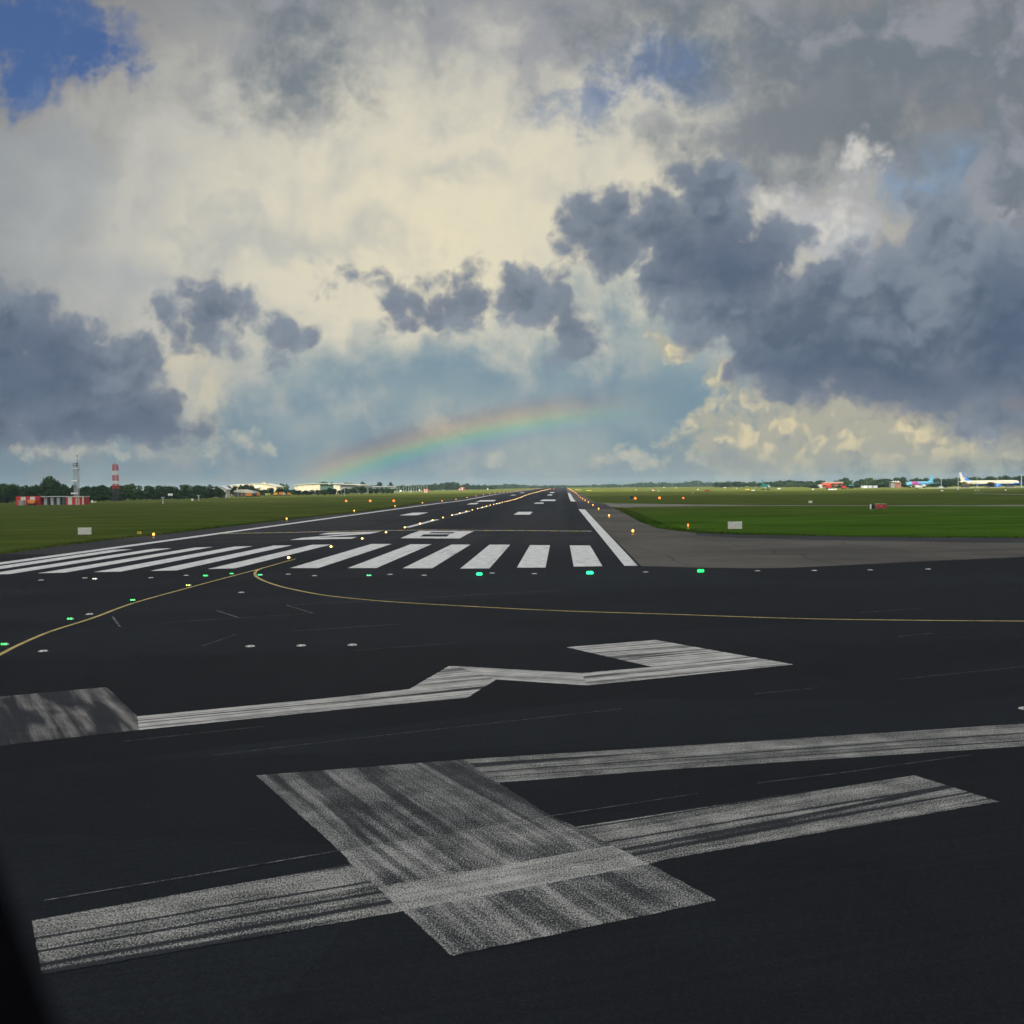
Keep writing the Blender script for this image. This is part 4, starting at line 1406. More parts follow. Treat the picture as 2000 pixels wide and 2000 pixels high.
# bars of lamps far out
for k, (px, py, lampm, lb) in enumerate([(1081, 955.5, L_RED, 'red light glowing at the far end of the runway'), (1082.5, 954.6, L_RED, 'smaller red light beside the red light at the runway end')]):
    e = edge_light(lampm, 0.55 if k == 0 else 0.3)
    x, y = U(px, py+0.6)
    e.location = (x, y, gz(x, y))
    e['label'] = lb
for k in range(6):
    e = edge_light(L_YEL, 0.22) if k == 0 else e
    x, y = U(1124+2.2*k, 957.2)
    if k == 0:
        e.location = (x, y, gz(x, y))
        e['label'] = 'pale yellow light in the short far bar just right of the amber row'
        e['group'] = 'left yellow light bar'
    else:
        dup(e, (x, y, gz(x, y)), 0)
for k in range(4):
    e = edge_light(L_YEL, 0.22) if k == 0 else e
    x, y = U(1147+2.4*k, 959.0)
    if k == 0:
        e.location = (x, y, gz(x, y))
        e['label'] = 'pale yellow light in the second short far bar out on the right grass'
        e['group'] = 'right yellow light bar'
    else:
        dup(e, (x, y, gz(x, y)), 0)


# boxes with an orange lamp, standing in rows on the grass
def lamp_box(dark=False):
    root = thing('approach_indicator', 'light', 'indicator light', (0, 0, -500))
    MB().box((0, 0, 0.62), (0.8, 0.9, 0.5), 0, bev=0.06).build('housing', M_ORANGE if not dark else M_BLACK, root)
    for sx in (-.3, .3):
        for sy in (-.35, .35):
            MB().bar((sx, sy, -0.05), (sx, sy, 0.38), 0.03).build('leg', M_GREY, root)
    mb = MB()
    mb.lathe([(0.05, 0), (0.36, 0.03), (0.38, 0.12), (0.30, 0.24), (0.06, 0.30)], 12, axis='z')
    o = mb.build('lens', L_ORNG, root)
    o.rotation_euler = (math.pi/2, 0, 0)
    o.location = (0, -0.44, 0.66)
    return root


proto = lamp_box()
lbs = [('left', 676.5, 981.6), ('middle', 723.5, 981.6), ('right', 769.5, 981.4)]
for i, (nm, px, py) in enumerate(lbs):
    x, y = U(px, py)
    lb = f'{nm} one of three orange indicator lights on the left grass'
    if i == 0:
        proto.location = (x, y, gz(x, y))
        proto['label'] = lb
        proto['group'] = 'orange indicator lights on the left grass'
    else:
        dup(proto, (x, y, gz(x, y)), 0, lb)
for i, (nm, px, py) in enumerate([('left and brightest', 1240.5, 976.8), ('middle', 1288, 976.0), ('right and smallest', 1334.5, 975)]):
    x, y = U(px, py)
    dup(proto, (x, y, gz(x, y)), 0, f'{nm} one of three orange indicator lights on the right grass', 'orange indicator lights on the right grass', 1.0 if i < 2 else 0.7)
x, y = U(1233.5, 974.5)
bx_ = thing('equipment_box', 'black equipment box behind the brightest orange light on the right grass', 'box', (x, y, gz(x, y)))
MB().box((0, 0, 0.55), (1.5, 0.9, 0.85), bev=0.08).build('housing', M_BLACK, bx_)
MB().box((-0.82, 0, 0.55), (0.12, 0.5, 0.3)).build('end_panel', M_LGREY, bx_)
MB().box((0, 0, 0.06), (1.2, 0.6, 0.12)).build('plinth', M_GREY, bx_)
e = edge_light(L_ORNG, 0.09)
x, y = U(1344, 1032.3)
e.location = (x, y, gz(x, y))
e['label'] = 'dim orange light at the grass edge left of the white board'

# green lamps of the threshold and the taxi line
g_big = inset_light(L_CYAN, 0.13, r=0.19, h=0.07)
x, y = U(1152, 1121.2)
g_big.location = (x, y, 0.03)
tag(g_big, 'big bright blue-green light in front of the right threshold stripe', group='green threshold lights')
g2 = inset_light(L_GREEN, 0.115, r=0.19, h=0.07)
x, y = U(1368, 1117.4)
g2.location = (x, y, 0.03)
tag(g2, 'bright green light in front of the concrete apron on the right', group='green threshold lights')
dup(g_big, (*U(936.5, 1123.4), 0.03), 0, 'blue-green twin light in front of the third threshold stripe from the right', None, 0.85)
gs = inset_light(L_CYAN, 0.045, r=0.16, h=0.05)
gs.location = (*U(721, 1125.6), 0.03)
tag(gs, 'small green twin light crossed by a pale scratch left of the middle stripes', group='green threshold lights')
dup(gs, (*U(508.5, 1124.4), 0.03), 0, 'small green twin light inside the bend of the yellow line')
gg = inset_light(L_GREEN, 0.05, r=0.16, h=0.05)
gg.location = (*U(402, 1126.0), 0.03)
tag(gg, 'green twin light just above the left yellow line near the stripes', group='green threshold lights')
gw = inset_light(L_WHITE, 0.035, r=0.15, h=0.05)
gw.location = (*U(186, 1132.2), 0.03)
tag(gw, 'white twin light in front of the left threshold stripes', 'runway light')
gt = inset_light(L_GREEN, 0.038, r=0.13, h=0.05)
for i, (px, py, lb) in enumerate([(10, 1261, 'nearest green light beside the left yellow line, at the picture edge'), (138, 1211, 'second green light from the picture edge beside the left yellow line'),
                                  (260, 1174, 'third green light from the picture edge beside the left yellow line'), (453, 1122, 'farthest green light on the left yellow line near its branching')]):
    loc = (*U(px, py), 0.03)
    if i == 0:
        gt.location = loc
        tag(gt, lb, group='green lights beside the yellow line')
    else:
        dup(gt, loc, 0, lb)
gy = inset_light(lamp_mat('yellow_green_lamp', (0.7, 1.0, 0.1), 4.0), 0.035, r=0.15, h=0.05)
gy.location = (*U(368.6, 1145.0), 0.03)
tag(gy, 'yellow-green light beside the left yellow line between two green ones')
# unlit housings
un = inset_light(L_WHITE, 0.02, on=False, r=0.165, h=0.032)
UNLIT = [(165.6, 1129.8), (294.5, 1129.3), (363.6, 1124.8), (80, 1134), (471, 1158.2), (174.7, 1200.8), (563, 1122.4), (614.3, 1125.4), (761.8, 1122.8), (828.4, 1124.6),
         (961.3, 1120.2), (1043.6, 1121.5), (1261, 1118.2), (1479.5, 1115.8), (1590.6, 1115.2), (1700, 1114.2), (1812.7, 1112.5)]
BIG = [(84, 1273.2), (488.8, 1263.8), (588.5, 1262.5), (688, 1261.2), (2001, 1386)]
UL = ['in front of the second stripe from the left that shows whole', 'between the left green twin light and the white twin light', 'just left of the left green twin light', 'farthest left before the threshold',
      'between the two yellow lines', 'just left above the left yellow line', 'right of the bend of the yellow line', 'second to the right of the bend of the yellow line',
      'right of the scratched green twin light', 'second right of the scratched green twin light', 'just right of the third stripe green light', 'left of the big blue-green light', 'right of the big blue-green light, at the side stripe end',
      'nearest to the apron light, leftmost of four below the apron', 'second of four below the apron', 'third of four below the apron', 'rightmost of four below the apron']
for i, (px, py) in enumerate(UNLIT):
    loc = (*U(px, py), 0.022)
    lb = 'unlit pale light housing '+UL[i]
    if i == 0:
        un.location = loc
        tag(un, lb, group='unlit inset light housings')
    else:
        dup(un, loc, 0, lb)
BL = ['at the left picture edge below the yellow line', 'leftmost of three in a row above the numeral 3', 'middle of three in a row above the numeral 3', 'rightmost of three in a row above the numeral 3', 'cut by the right picture edge']
for i, (px, py) in enumerate(BIG):
    dup(un, (*U(px, py), 0.022), 0, 'large unlit pale light housing '+BL[i], 'large unlit housings in the near asphalt', 0.95 if i != 4 else 0.8)


# ------------------------------------------------------------------ boards and signs on the grass
def board(name, px0, py0, px1, py1, label, cat, mface, depth=0.12, legs=2, rz=0.0, frame=None):
    pxm = (px0+px1)/2
    x, y = U(pxm, py1+1.2)
    gzz = gz(x, y)
    k = y/FPX*1.0
    w, h = (px1-px0)*k, (py1-py0)*k
    zb = zat(pxm, py1, y)-gzz
    root = thing(name, label, cat, (x, y, gzz), rz)
    MB().box((0, 0, zb+h/2), (w, depth, h), bev=0.015).build('panel', mface, root)
    if frame:
        MB().box((0, 0, zb+h+0.02), (w+0.04, depth+0.03, 0.04)).build('top_edge', frame, root)
    for i in range(legs):
        lx = (i-(legs-1)/2)*w*0.6
        MB().bar((lx, depth*.2, -0.1), (lx, depth*.2, zb+0.02), 0.03).build('leg', M_GREY, root)
    return root, zb, w, h


board('sign_board', 152, 1030.2, 179.3, 1043.9, 'plain white board standing on the left grass near the runway', 'sign', M_OFFW)
board('sign_board', 1421.9, 1018.8, 1449.2, 1033.0, 'plain white board standing on the right grass near the apron', 'sign', M_OFFW)
rt, zb, w, h = board('sign_board', 268.2, 1038.2, 276.2, 1042.5, 'small yellow sign on the left grass by the first amber light', 'sign', M_YELLOW, 0.08)
MB().box((0, -0.05, zb+h*.5), (w*.45, 0.03, h*.3)).build('symbol', M_BLACK, rt)
board('sign_board', 1579.3, 978, 1586.5, 982.4, 'small pale square board in the middle of the right grass', 'sign', M_OFFW, 0.1)


def glyphs(text, h, mb, x0, y, z0, s=0.075):
    """Block letters as raised strokes; returns the width."""
    SH = {'E': [(0, 0, 0, 1), (0, 1, .6, 1), (0, .5, .5, .5), (0, 0, .6, 0)], 'H': [(0, 0, 0, 1), (.6, 0, .6, 1), (0, .5, .6, .5)], 'C': [(0, 0, 0, 1), (0, 1, .6, 1), (0, 0, .6, 0)],
          '-': [(.1, .5, .5, .5)], 'F': [(0, 0, 0, 1), (0, 1, .6, 1), (0, .5, .5, .5)]}
    x = x0
    for ch in text:
        for a, b, c, d in SH.get(ch, []):
            xa, za, xb, zb_ = x+a*h*.9, z0+b*h, x+c*h*.9, z0+d*h
            mb.box(((xa+xb)/2, y, (za+zb_)/2), (abs(xb-xa)+s, 0.02, abs(zb_-za)+s))
        x += h*0.9
    return x-x0


x, y = U(1715, 995.2)
rs = thing('runway_sign', 'red and black runway sign with white end post on the right grass', 'sign', (x, y, gz(x, y)), -0.06)
k = y/FPX
X = lambda px: (px-1715)*k
Z = lambda py: zat(1715, py, y)-gz(x, y)
MB().box(((X(1709.6)+X(1730))/2, 0, (Z(984.3)+Z(993.2))/2), (X(1730)-X(1709.6), 0.25, Z(984.3)-Z(993.2)), bev=0.03).build('red_panel', M_DRED, rs)
MB().box(((X(1709.6)+X(1730))/2, 0, Z(984.1)), (X(1730)-X(1709.6)+.05, 0.29, 0.07)).build('top_edge', M_OFFW, rs)
MB().box(((X(1703)+X(1708))/2, 0, (Z(985)+Z(993.8))/2), (X(1708)-X(1703), 0.25, Z(985)-Z(993.8)), bev=0.03).build('black_panel', M_BLACK, rs)
MB().box(((X(1699.7)+X(1702.3))/2, -.02, (Z(984.6)+Z(994.4))/2), (X(1702.3)-X(1699.7), 0.2, Z(984.6)-Z(994.4)), bev=0.02).build('end_post', M_WHITE, rs)
mb = MB()
glyphs('E-HC', (Z(984.3)-Z(993.2))*0.42, mb, X(1711.5), -0.14, (Z(984.3)*.3+Z(993.2)*.7))
mb.build('lettering', simple('faded_lettering', (0.42, 0.16, 0.15, 1), 0.6), rs)
for px in (1705, 1713, 1727):
    MB().bar((X(px), 0, -0.1), (X(px), 0, Z(993)), 0.04).build('leg', M_GREY, rs)


# white marker posts on the left
def marker_post(px, top, base, label, wpx=2.0, tee=True):
    x, y = U(px, base)
    z0 = gz(x, y)
    H = zat(px, top, y)-z0
    r = wpx*y/FPX/2
    root = thing('marker_post', label, 'post', (x, y, z0))
    mb = MB()
    for i in range(6):
        mb.box((0, 0, H*(i+.5)/6*0.9), (2*r, 2*r, H*.9/6), i % 2)
    mb.build('post', [M_WHITE, M_DGREY], root)
    if tee:
        MB().box((0, 0, H*.95), (r*6, r*1.6, H*.1)).build('crosspiece', M_LGREY, root)
        for s in (-1, 1):
            MB().bar((s*r*2.4, 0, H*.95), (s*r*2.4, 0, H*1.05), r*.6).build('lamp_head', M_WHITE, root)
    return root


marker_post(318.4, 971, 983, 'black and white marker post with a crosspiece on the left grass')
marker_post(388.2, 967.5, 977.5, 'black and white marker post beside the white box, left of the small hut', 1.7)
x, y = U(375.8, 978.2)
wb = thing('equipment_box', 'small white equipment box on the left grass beside a marker post', 'box', (x, y, gz(x, y)))
MB().box((0, 0, 0.55), (0.95, 0.8, 1.0), bev=0.06).build('cabinet', M_WHITE, wb)
MB().box((0, 0, 0.03), (1.1, 0.95, 0.1)).build('plinth', M_GREY, wb)
x, y = U(333, 976)
sb = thing('sign_board', 'white board raised in front of the left tree row', 'sign', (x, y, gz(x, y)))
k = y/FPX
zt, zb = zat(333, 964, y)-gz(x, y), zat(333, 968, y)-gz(x, y)
MB().box((0, 0, (zt+zb)/2), (9.6*k, .15, zt-zb), bev=0.03).build('panel', M_WHITE, sb)
for s in (-1, 1):
    MB().bar((s*3*k, 0.05, -0.1), (s*3*k, 0.05, zb), 0.06).build('leg', M_GREY, sb)


# ------------------------------------------------------------------ left: cabins, masts, buildings
class Site:
    """Local metre frame for a thing measured on the photo: X across the view, Z up, at one distance."""
    def __init__(self, name, label, cat, px, dist, group=None, rz=0.0):
        self.px, self.d = px, dist
        p = at(px, dist)
        self.z0 = p.z
        self.root = thing(name, label, cat, p, rz, group)
        self.k = dist/FPX

    def X(self, px):
        return (px-self.px)*self.k

    def Z(self, py, px=None):
        return zat(self.px if px is None else px, py, self.d)-self.z0

    def box(self, name, m, px0, px1, py0, py1, y0=0.0, dep=3.0, bev=0.0, zmin=None, parent=None):
        """py0 top, py1 bottom; front face at y0."""
        zt, zb = self.Z(py0), self.Z(py1)
        if zmin is not None:
            zb = zmin
        return MB().box(((self.X(px0)+self.X(px1))/2, y0+dep/2, (zt+zb)/2), (self.X(px1)-self.X(px0), dep, zt-zb), bev=bev).build(name, m, parent or self.root)

    def gable(self, name, m, px0, px1, py_eave, py_ridge, pxr=None, y0=0.0, dep=8.0, ov=0.3, th=0.25):
        xr = self.X((px0+px1)/2 if pxr is None else pxr)
        xa, xb, ze, zr = self.X(px0)-ov, self.X(px1)+ov, self.Z(py_eave), self.Z(py_ridge)
        return MB().xprism([(xa, ze), (xa, ze+th), (xr, zr+th), (xb, ze+th), (xb, ze), (xr, zr)], y0-ov, y0+dep+ov).build(name, m, self.root)


D0 = U(100, 986.3)[1]
s = Site('striped_cabin', 'red and white chequered cabin at the far left of the grass', 'cabin', 54, D0)
s.box('wall', M_RED, 29.6, 78, 970, 986, 0, 4, zmin=0)
s.box('roof', M_DRED, 29, 78.6, 969.2, 970, -.1, 4.3)
s.box('white_panel', M_OFFW, 39.5, 49.5, 970.4, 977, -.12, .12)
s.box('white_panel', M_OFFW, 45, 49.5, 977.3, 986, -.12, .12)
s.box('white_panel', M_OFFW, 58.5, 68, 970.4, 977, -.12, .12)
s.box('door', M_DRED, 72, 77, 972, 986, -.12, .12)
s = Site('equipment_box', 'grey box standing in front of the chequered cabin', 'box', 40, D0-3)
s.box('cabinet', M_STONE, 35, 45, 978, 986.5, 0, 1.6, .05, zmin=0)
s.box('lid', M_GREY, 34.7, 45.3, 977.4, 978, -.05, 1.7)
s = Site('dump_truck', 'small orange dumper in front of the chequered cabin', 'dumper', 60, D0-2.5)
mb = MB()
mb.xprism([(s.X(52), s.Z(977)), (s.X(54.5), s.Z(983)), (s.X(66), s.Z(983)), (s.X(69), s.Z(976.5)), (s.X(62), s.Z(978.2))], 0, 1.6)
mb.build('skip', M_ORANGE, s.root)
MB().box((s.X(60), .8, s.Z(983.6)), (s.X(67)-s.X(54), 1.0, .3)).build('chassis', M_DGREY, s.root)
for px in (55.5, 65):
    for yy in (.1, 1.5):
        MB().lathe([(.1, -.12), (.42, -.12), (.42, .12), (.1, .12)], 12, axis='z', c=(0, 0, 0)).build('wheel', M_RUBBER, s.root)
        o = s.root.children[-1] if False else bpy.data.objects[[c.name for c in s.root.children if c.name.startswith('wheel')][-1]]
        o.rotation_euler = (math.pi/2, 0, 0)
        o.location = (s.X(px), yy, .42)
s = Site('equipment_shelter', 'dark open shelter with grey doors between the two red cabins', 'shelter', 103, D0+1)
s.box('back_wall', M_DRED, 78.6, 127, 971.4, 986.5, 2.4, .4, zmin=0)
s.box('roof', M_LGREY, 78, 127.2, 969.2, 970.7, -.4, 3.4)
for px in (85, 98.5, 111, 122.5):
    s.box('door', M_LGREY if px < 120 else M_DGREEN, px-2.9, px+2.9, 972.5, 986, 1.0, .9, zmin=0.05)
for px in (79.3, 126.3):
    s.box('post', M_DGREY, px-.4, px+.4, 970.7, 986, -.2, .2, zmin=0)
for px in (91.5, 105, 117):
    s.box('bay_wall', M_DGREY, px-1.6, px+1.6, 970.7, 986, .6, 1.6, zmin=0)
s = Site('striped_hut', 'red and white striped hut below the grey lattice tower', 'hut', 146, D0)
s.box('wall', M_RED, 127.6, 164, 971, 987, 0, 5, zmin=0)
s.box('roof', M_OFFW, 126.8, 165.2, 969.2, 970.9, -.4, 5.8)
for a, b in ((131.8, 139.8), (161, 163.8)):
    s.box('white_stripe', M_OFFW, a, b, 971.2, 987, -.1, .12, zmin=0.02)
s.box('door', M_DRED, 155.5, 160.3, 972, 987, -.08, .1, zmin=0.02)
for a in (147.3, 152.0):
    for q in range(7):
        s.box('white_block', M_OFFW, a, a+3.0, 972+q*2.1, 973.4+q*2.1, -.12, .14)

# grey lattice tower
dT = D0+9
s = Site('lattice_tower', 'grey lattice tower with platforms and a whip aerial behind the striped hut', 'tower', 148, dT)
xl, xr = s.X(144.2), s.X(151.6)
wT = (xr-xl)
xm = (xl+xr)/2
H = s.Z(906)
mb = MB()
for sx in (xl, xr):
    for yy in (0, wT):
        mb.bar((sx, yy, -.2), (sx, yy, H), .10, n=5)
mb.build('frame', M_GREY, s.root)
mb = MB()
nb = 9
for i in range(nb):
    z0, z1 = H*i/nb, H*(i+1)/nb
    for (a, b) in (((xl, 0), (xr, 0)), ((xr, 0), (xr, wT)), ((xr, wT), (xl, wT)), ((xl, wT), (xl, 0))):
        mb.bar((*a, z0), (*b, z1), .045, n=4)
        mb.bar((*b, z0), (*a, z1), .045, n=4)
        mb.bar((*a, z1), (*b, z1), .075, n=4)
mb.build('bracing', M_LGREY, s.root)
s.box('platform', M_WHITE, 142, 154.6, 914.2, 915.8, -.5, wT+1)
s.box('platform', M_WHITE, 140.4, 152.4, 938.0, 940, -.4, wT+.8)
s.box('cabinet', M_WHITE, 139, 152, 962, 965, -.6, 1.2)
for px in (142.4, 154.2):
    MB().bar((s.X(px), -.4, s.Z(914.2)), (s.X(px), -.4, s.Z(906)), .06).build('railing_post', M_LGREY, s.root)
for a in (905, 908.5):
    s.box('railing', M_DGREY, 143.6, 152, a, a+.8, -.3, .12)
s.box('equipment_cage', M_DGREY, 149.6, 152, 904, 912, .1, .8)
MB().bar((s.X(151.4), .3, H-.2), (s.X(151.4), .3, s.Z(890)), .06, .05).build('aerial', M_DGREY, s.root)
MB().box((s.X(151.4), .3, s.Z(890)), (.3, .3, .5)).build('aerial_tip', M_BLACK, s.root)
MB().bar((s.X(151), -.2, 0), (s.X(151), -.2, s.Z(940)), .16, n=6).build('cable_duct', M_LGREY, s.root)

# red and white banded mast
s = Site('banded_mast', 'red and white banded lattice mast standing up out of the left tree row', 'mast', 226, 585)
xl, xr = s.X(221.3), s.X(230.8)
wT = xr-xl
H = s.Z(906)
bands = [(978, 955, M_DGREY), (955, 945.5, M_RED), (945.5, 939.5, M_WHITE), (939.5, 928.2, M_RED), (928.2, 920, M_WHITE), (920, 907.5, M_RED)]
for a, b, m_ in bands:
    mb = MB()
    z0, z1 = s.Z(a) if a < 970 else -.2, s.Z(b)
    n = max(1, round((z1-z0)/wT))
    tp = lambda z: 1-.18*max(0, z)/H
    for sx in (-1, 1):
        for sy in (-1, 1):
            mb.bar((sx*wT/2*tp(z0), sy*wT/2*tp(z0), z0), (sx*wT/2*tp(z1), sy*wT/2*tp(z1), z1), .16, n=5)
    for i in range(n):
        za, zb = z0+(z1-z0)*i/n, z0+(z1-z0)*(i+1)/n
        cs = [(-1, -1), (1, -1), (1, 1), (-1, 1)]
        for q in range(4):
            a_, b_ = cs[q], cs[(q+1) % 4]
            pa = lambda c, z: (c[0]*wT/2*tp(z), c[1]*wT/2*tp(z), z)
            mb.bar(pa(a_, za), pa(b_, zb), .11, n=4)
            mb.bar(pa(b_, za), pa(a_, zb), .11, n=4)
            mb.bar(pa(a_, zb), pa(b_, zb), .13, n=4)
    mb.build('mast_section', m_, s.root)
MB().bar((-.3, 0, H-.3), (-.3, 0, H+1.0), .14, n=6).build('aerial', M_RED, s.root)
MB().lathe([(.1, 0), (.75, .1), (.8, .25), (.4, .5), (.05, .6)], 10, c=(0, 0, 0)).build('dish', M_PINK, s.root)
o = [c for c in s.root.children if c.name.startswith('dish')][0]
o.rotation_euler = (0, math.pi/2, 0)
o.location = (wT*.45, -.3, s.Z(914))
s = Site('notice_sign', 'low white sign with three small boxes right of the striped hut', 'sign', 181, 520)
s.box('panel', M_WHITE, 177, 180.5, 976.8, 981.6, 0, .25)
for q in (182, 184, 186):
    s.box('cabinet', M_OFFW, q-.7, q+.8, 979.2, 981.2, 0, .5)
s.box('base', M_GREY, 176.6, 187.2, 981.6, 983.5, .05, .6, zmin=0)

# small hut with a red fascia
s = Site('gate_hut', 'small pale hut with a red fascia and porch before the left trees', 'hut', 408, U(408, 972)[1])
s.box('wall', M_STONE, 407.5, 421, 961.2, 972, 0, 5, zmin=0)
s.box('roof', M_GREY, 407, 421.6, 960.4, 961.3, -.3, 5.6)
s.box('porch_roof', M_ROOFR, 396, 407.4, 960.6, 963.6, -.6, 5)
for px in (396.5, 401):
    s.box('porch_post', M_LGREY, px-.3, px+.3, 963.6, 972, -.4, .2, zmin=0)
s.box('porch_back', M_DGREY, 401.5, 407.4, 963.6, 972, 2.5, .3, zmin=0)
s.box('window', M_GLASSD, 411.5, 414.3, 963.8, 967.2, -.06, .1)
s.box('window', M_GLASSD, 411.5, 414.3, 968, 970, -.06, .1)
# white gabled house
s = Site('gabled_house', 'white gabled house half hidden by dark trees behind the pale hut', 'house', 431, 770)
s.box('wall', M_OFFW, 420, 442, 957, 968, 0, 9, zmin=0)
MB().xprism([(s.X(430.5), s.Z(957)), (s.X(442.5), s.Z(957)), (s.X(431), s.Z(950.3))], .02, 8.9).build('gable_wall', M_OFFW, s.root)
s.gable('roof', M_WHITE, 430, 443, 957, 950, 431.5, 0, 9, .5, .5)
s.box('wing_roof', M_WHITE, 416, 430, 953.4, 955.4, -.4, 6)
s.box('window', M_GLASSD, 434, 437, 959, 962, -.06, .1)
# low pale hangar
s = Site('low_hangar', 'low hangar with a pale shallow gable roof behind the orange truck', 'hangar', 475, 820)
s.box('wall', M_DGREY, 457, 493, 960.5, 970, .3, 16, zmin=0)
MB().xprism([(s.X(456), s.Z(960.6)), (s.X(456), s.Z(958.6)), (s.X(469), s.Z(956)), (s.X(493.8), s.Z(961)), (s.X(493.8), s.Z(964))], -.2, 17).build('roof', M_ROOFW, s.root)
s.box('door', M_BRICK, 470, 474, 963, 969, .18, .2)
for px in (464, 478, 486):
    s.box('post', M_LGREY, px-.25, px+.25, 960.8, 969, .1, .2, zmin=0)
# warehouse beyond
s = Site('warehouse', 'long cream warehouse roofs showing above the trees left of the big hangar', 'warehouse', 495, 1150)
MB().xprism([(s.X(449), 0), (s.X(449), s.Z(947.6)), (s.X(452), s.Z(946.4)), (s.X(471), s.Z(945)), (s.X(476), s.Z(947)), (s.X(476), 0)], 0, 30).build('wall', M_CREAM, s.root)
MB().xprism([(s.X(490), 0), (s.X(490), s.Z(945)), (s.X(515), s.Z(945)), (s.X(530), s.Z(947.6)), (s.X(541), s.Z(951.6)), (s.X(541), 0)], -1, 30).build('gable_wall', M_CREAM, s.root)
MB().xprism([(s.X(448.5), s.Z(946.6)), (s.X(448.5), s.Z(947.8)), (s.X(471), s.Z(946.2)), (s.X(471), s.Z(944.8))], -.6, 30.5).build('roof', M_WHITE, s.root)
MB().xprism([(s.X(489.5), s.Z(945.4)), (s.X(489.5), s.Z(944.4)), (s.X(515), s.Z(944.4)), (s.X(530), s.Z(946.9)), (s.X(541.6), s.Z(951)), (s.X(541.6), s.Z(952)), (s.X(530), s.Z(948)), (s.X(515), s.Z(945.4))], -1.8, 30.5).build('roof', M_ROOFW, s.root)
s.box('roof_cabin', M_CREAM, 513, 520.5, 942.6, 946.2, -1.4, 5)
s.box('window', M_GLASSD, 515.5, 517.5, 943.6, 945, -1.5, .3)
s.box('canopy', M_WHITE, 496, 509, 950.4, 953, -4, 4)


# vehicles beside the hangar
def truck(px0, px1, py0, d, label, body, cab, name='truck', cabside=1, group=None, cat='truck'):
    s = Site(name, label, cat, (px0+px1)/2, d, group)
    L, Ht = s.X(px1)-s.X(px0), s.Z(py0)
    c = cabside
    bl = L*.66
    MB().box((-c*L*.16, 1.2, Ht*.62), (bl, 2.4, Ht*.72), bev=.08).build('body', body, s.root)
    mb = MB()
    cx0, cx1 = c*L*.18, c*L*.5
    mb.xprism([(cx0, Ht*.24), (cx0, Ht*.86), (c*L*.40, Ht*.86), (c*L*.48, Ht*.55), (cx1, Ht*.5), (cx1, Ht*.24)], .1, 2.3)
    mb.build('cab', cab, s.root)
    MB().box((c*L*.40, 1.2, Ht*.68), (L*.09, 2.1, Ht*.22)).build('window', M_GLASSD, s.root)
    MB().box((0, 1.2, Ht*.22), (L*.92, 1.0, Ht*.1)).build('chassis', M_DGREY, s.root)
    for wx in (-.34, -.16, .34):
        for yy in (.15, 2.25):
            w_ = MB()
            w_.lathe([(.1, -.13), (Ht*.16, -.13), (Ht*.16, .13), (.1, .13)], 12)
            o = w_.build('wheel', M_RUBBER, s.root)
            o.rotation_euler = (math.pi/2, 0, 0)
            o.location = (c*wx*L, yy, Ht*.16)
    return s.root


truck(479.3, 491, 963, 800, 'orange truck parked before the low pale hangar', M_ORANGE, M_ORANGE)
truck(500.3, 506.2, 961.8, 830, 'small orange tractor standing alone right of the low hangar', M_ORANGE, M_ORANGE, 'tractor', -1, cat='tractor')
truck(513, 526.5, 963.2, 860, 'lime green low vehicle between the orange tractor and the yellow van', M_LIME, M_DGREY, 'car', -1, cat='car')
truck(532.8, 540.6, 961.6, 880, 'bright yellow boxy van in the row of works vehicles', M_YELLOW, M_ORANGE, 'van', -1, cat='van')
truck(544, 556.8, 961, 900, 'orange truck right of the yellow van', M_ORANGE, M_OFFW, 'truck', 1)
truck(560.6, 566.8, 962, 920, 'smallest orange van at the right end of the works vehicles', M_ORANGE, M_YELLOW, 'van', 1, cat='van')
truck(588, 596, 961, 960, 'pale yellow digger low in the bushes before the big hangar', M_LIME, M_YELLOW, 'digger', 1, cat='digger')
truck(598, 605, 961, 960, 'pale cream van low in the bushes before the big hangar', M_CREAM, M_CREAM, 'van', -1, cat='van')

# big hangar with curved roof
s = Site('big_hangar', 'big cream hangar with a long curved pale roof below the rainbow foot', 'hangar', 640, 1120)
cur = [(573.7, 948.2), (580, 946.6), (595, 945.4), (610, 944.9), (625, 944.8), (640, 945.0)]
MB().xprism([(s.X(573.7), 0)]+[(s.X(a), s.Z(b)) for a, b in cur[:-1]]+[(s.X(625), 0)], 0, 40).build('end_wall', M_CREAM, s.root)
MB().xprism([(s.X(625.2), 0), (s.X(625.2), s.Z(946.4)), (s.X(651), s.Z(947)), (s.X(651), 0)], 2, 40).build('side_wall', M_DGREEN, s.root)
MB().xprism([(s.X(651.2), 0), (s.X(651.2), s.Z(946.8)), (s.X(665), s.Z(947.6)), (s.X(665), 0)], .5, 40).build('annex_wall', M_CREAM, s.root)
MB().xprism([(s.X(665.2), 0), (s.X(665.2), s.Z(948.2)), (s.X(716), s.Z(950)), (s.X(716), 0)], 2.5, 36).build('far_wall', M_GREY, s.root)
top = [(573, 948), (580, 945.8), (595, 944.6), (610, 944.1), (625, 944), (650, 944.4), (680, 946), (716, 948)]
bot = [(a, b+1.0) for a, b in top]
MB().xprism([(s.X(a), s.Z(b)) for a, b in top]+[(s.X(a), s.Z(b)) for a, b in reversed(bot)], -1.2, 41).build('roof', M_ROOFW, s.root)
s = Site('terminal_shed', 'low blue grey shed behind the hedge right of the big hangar', 'shed', 745, 1200)
s.box('wall', M_GREY, 716.5, 772, 950.4, 960, 0, 14, zmin=0)
s.box('roof', M_LGREY, 716, 772.5, 949.6, 950.5, -.5, 15)
s.box('window_band', M_GLASSD, 718, 770, 951.6, 952.8, -.08, .1)
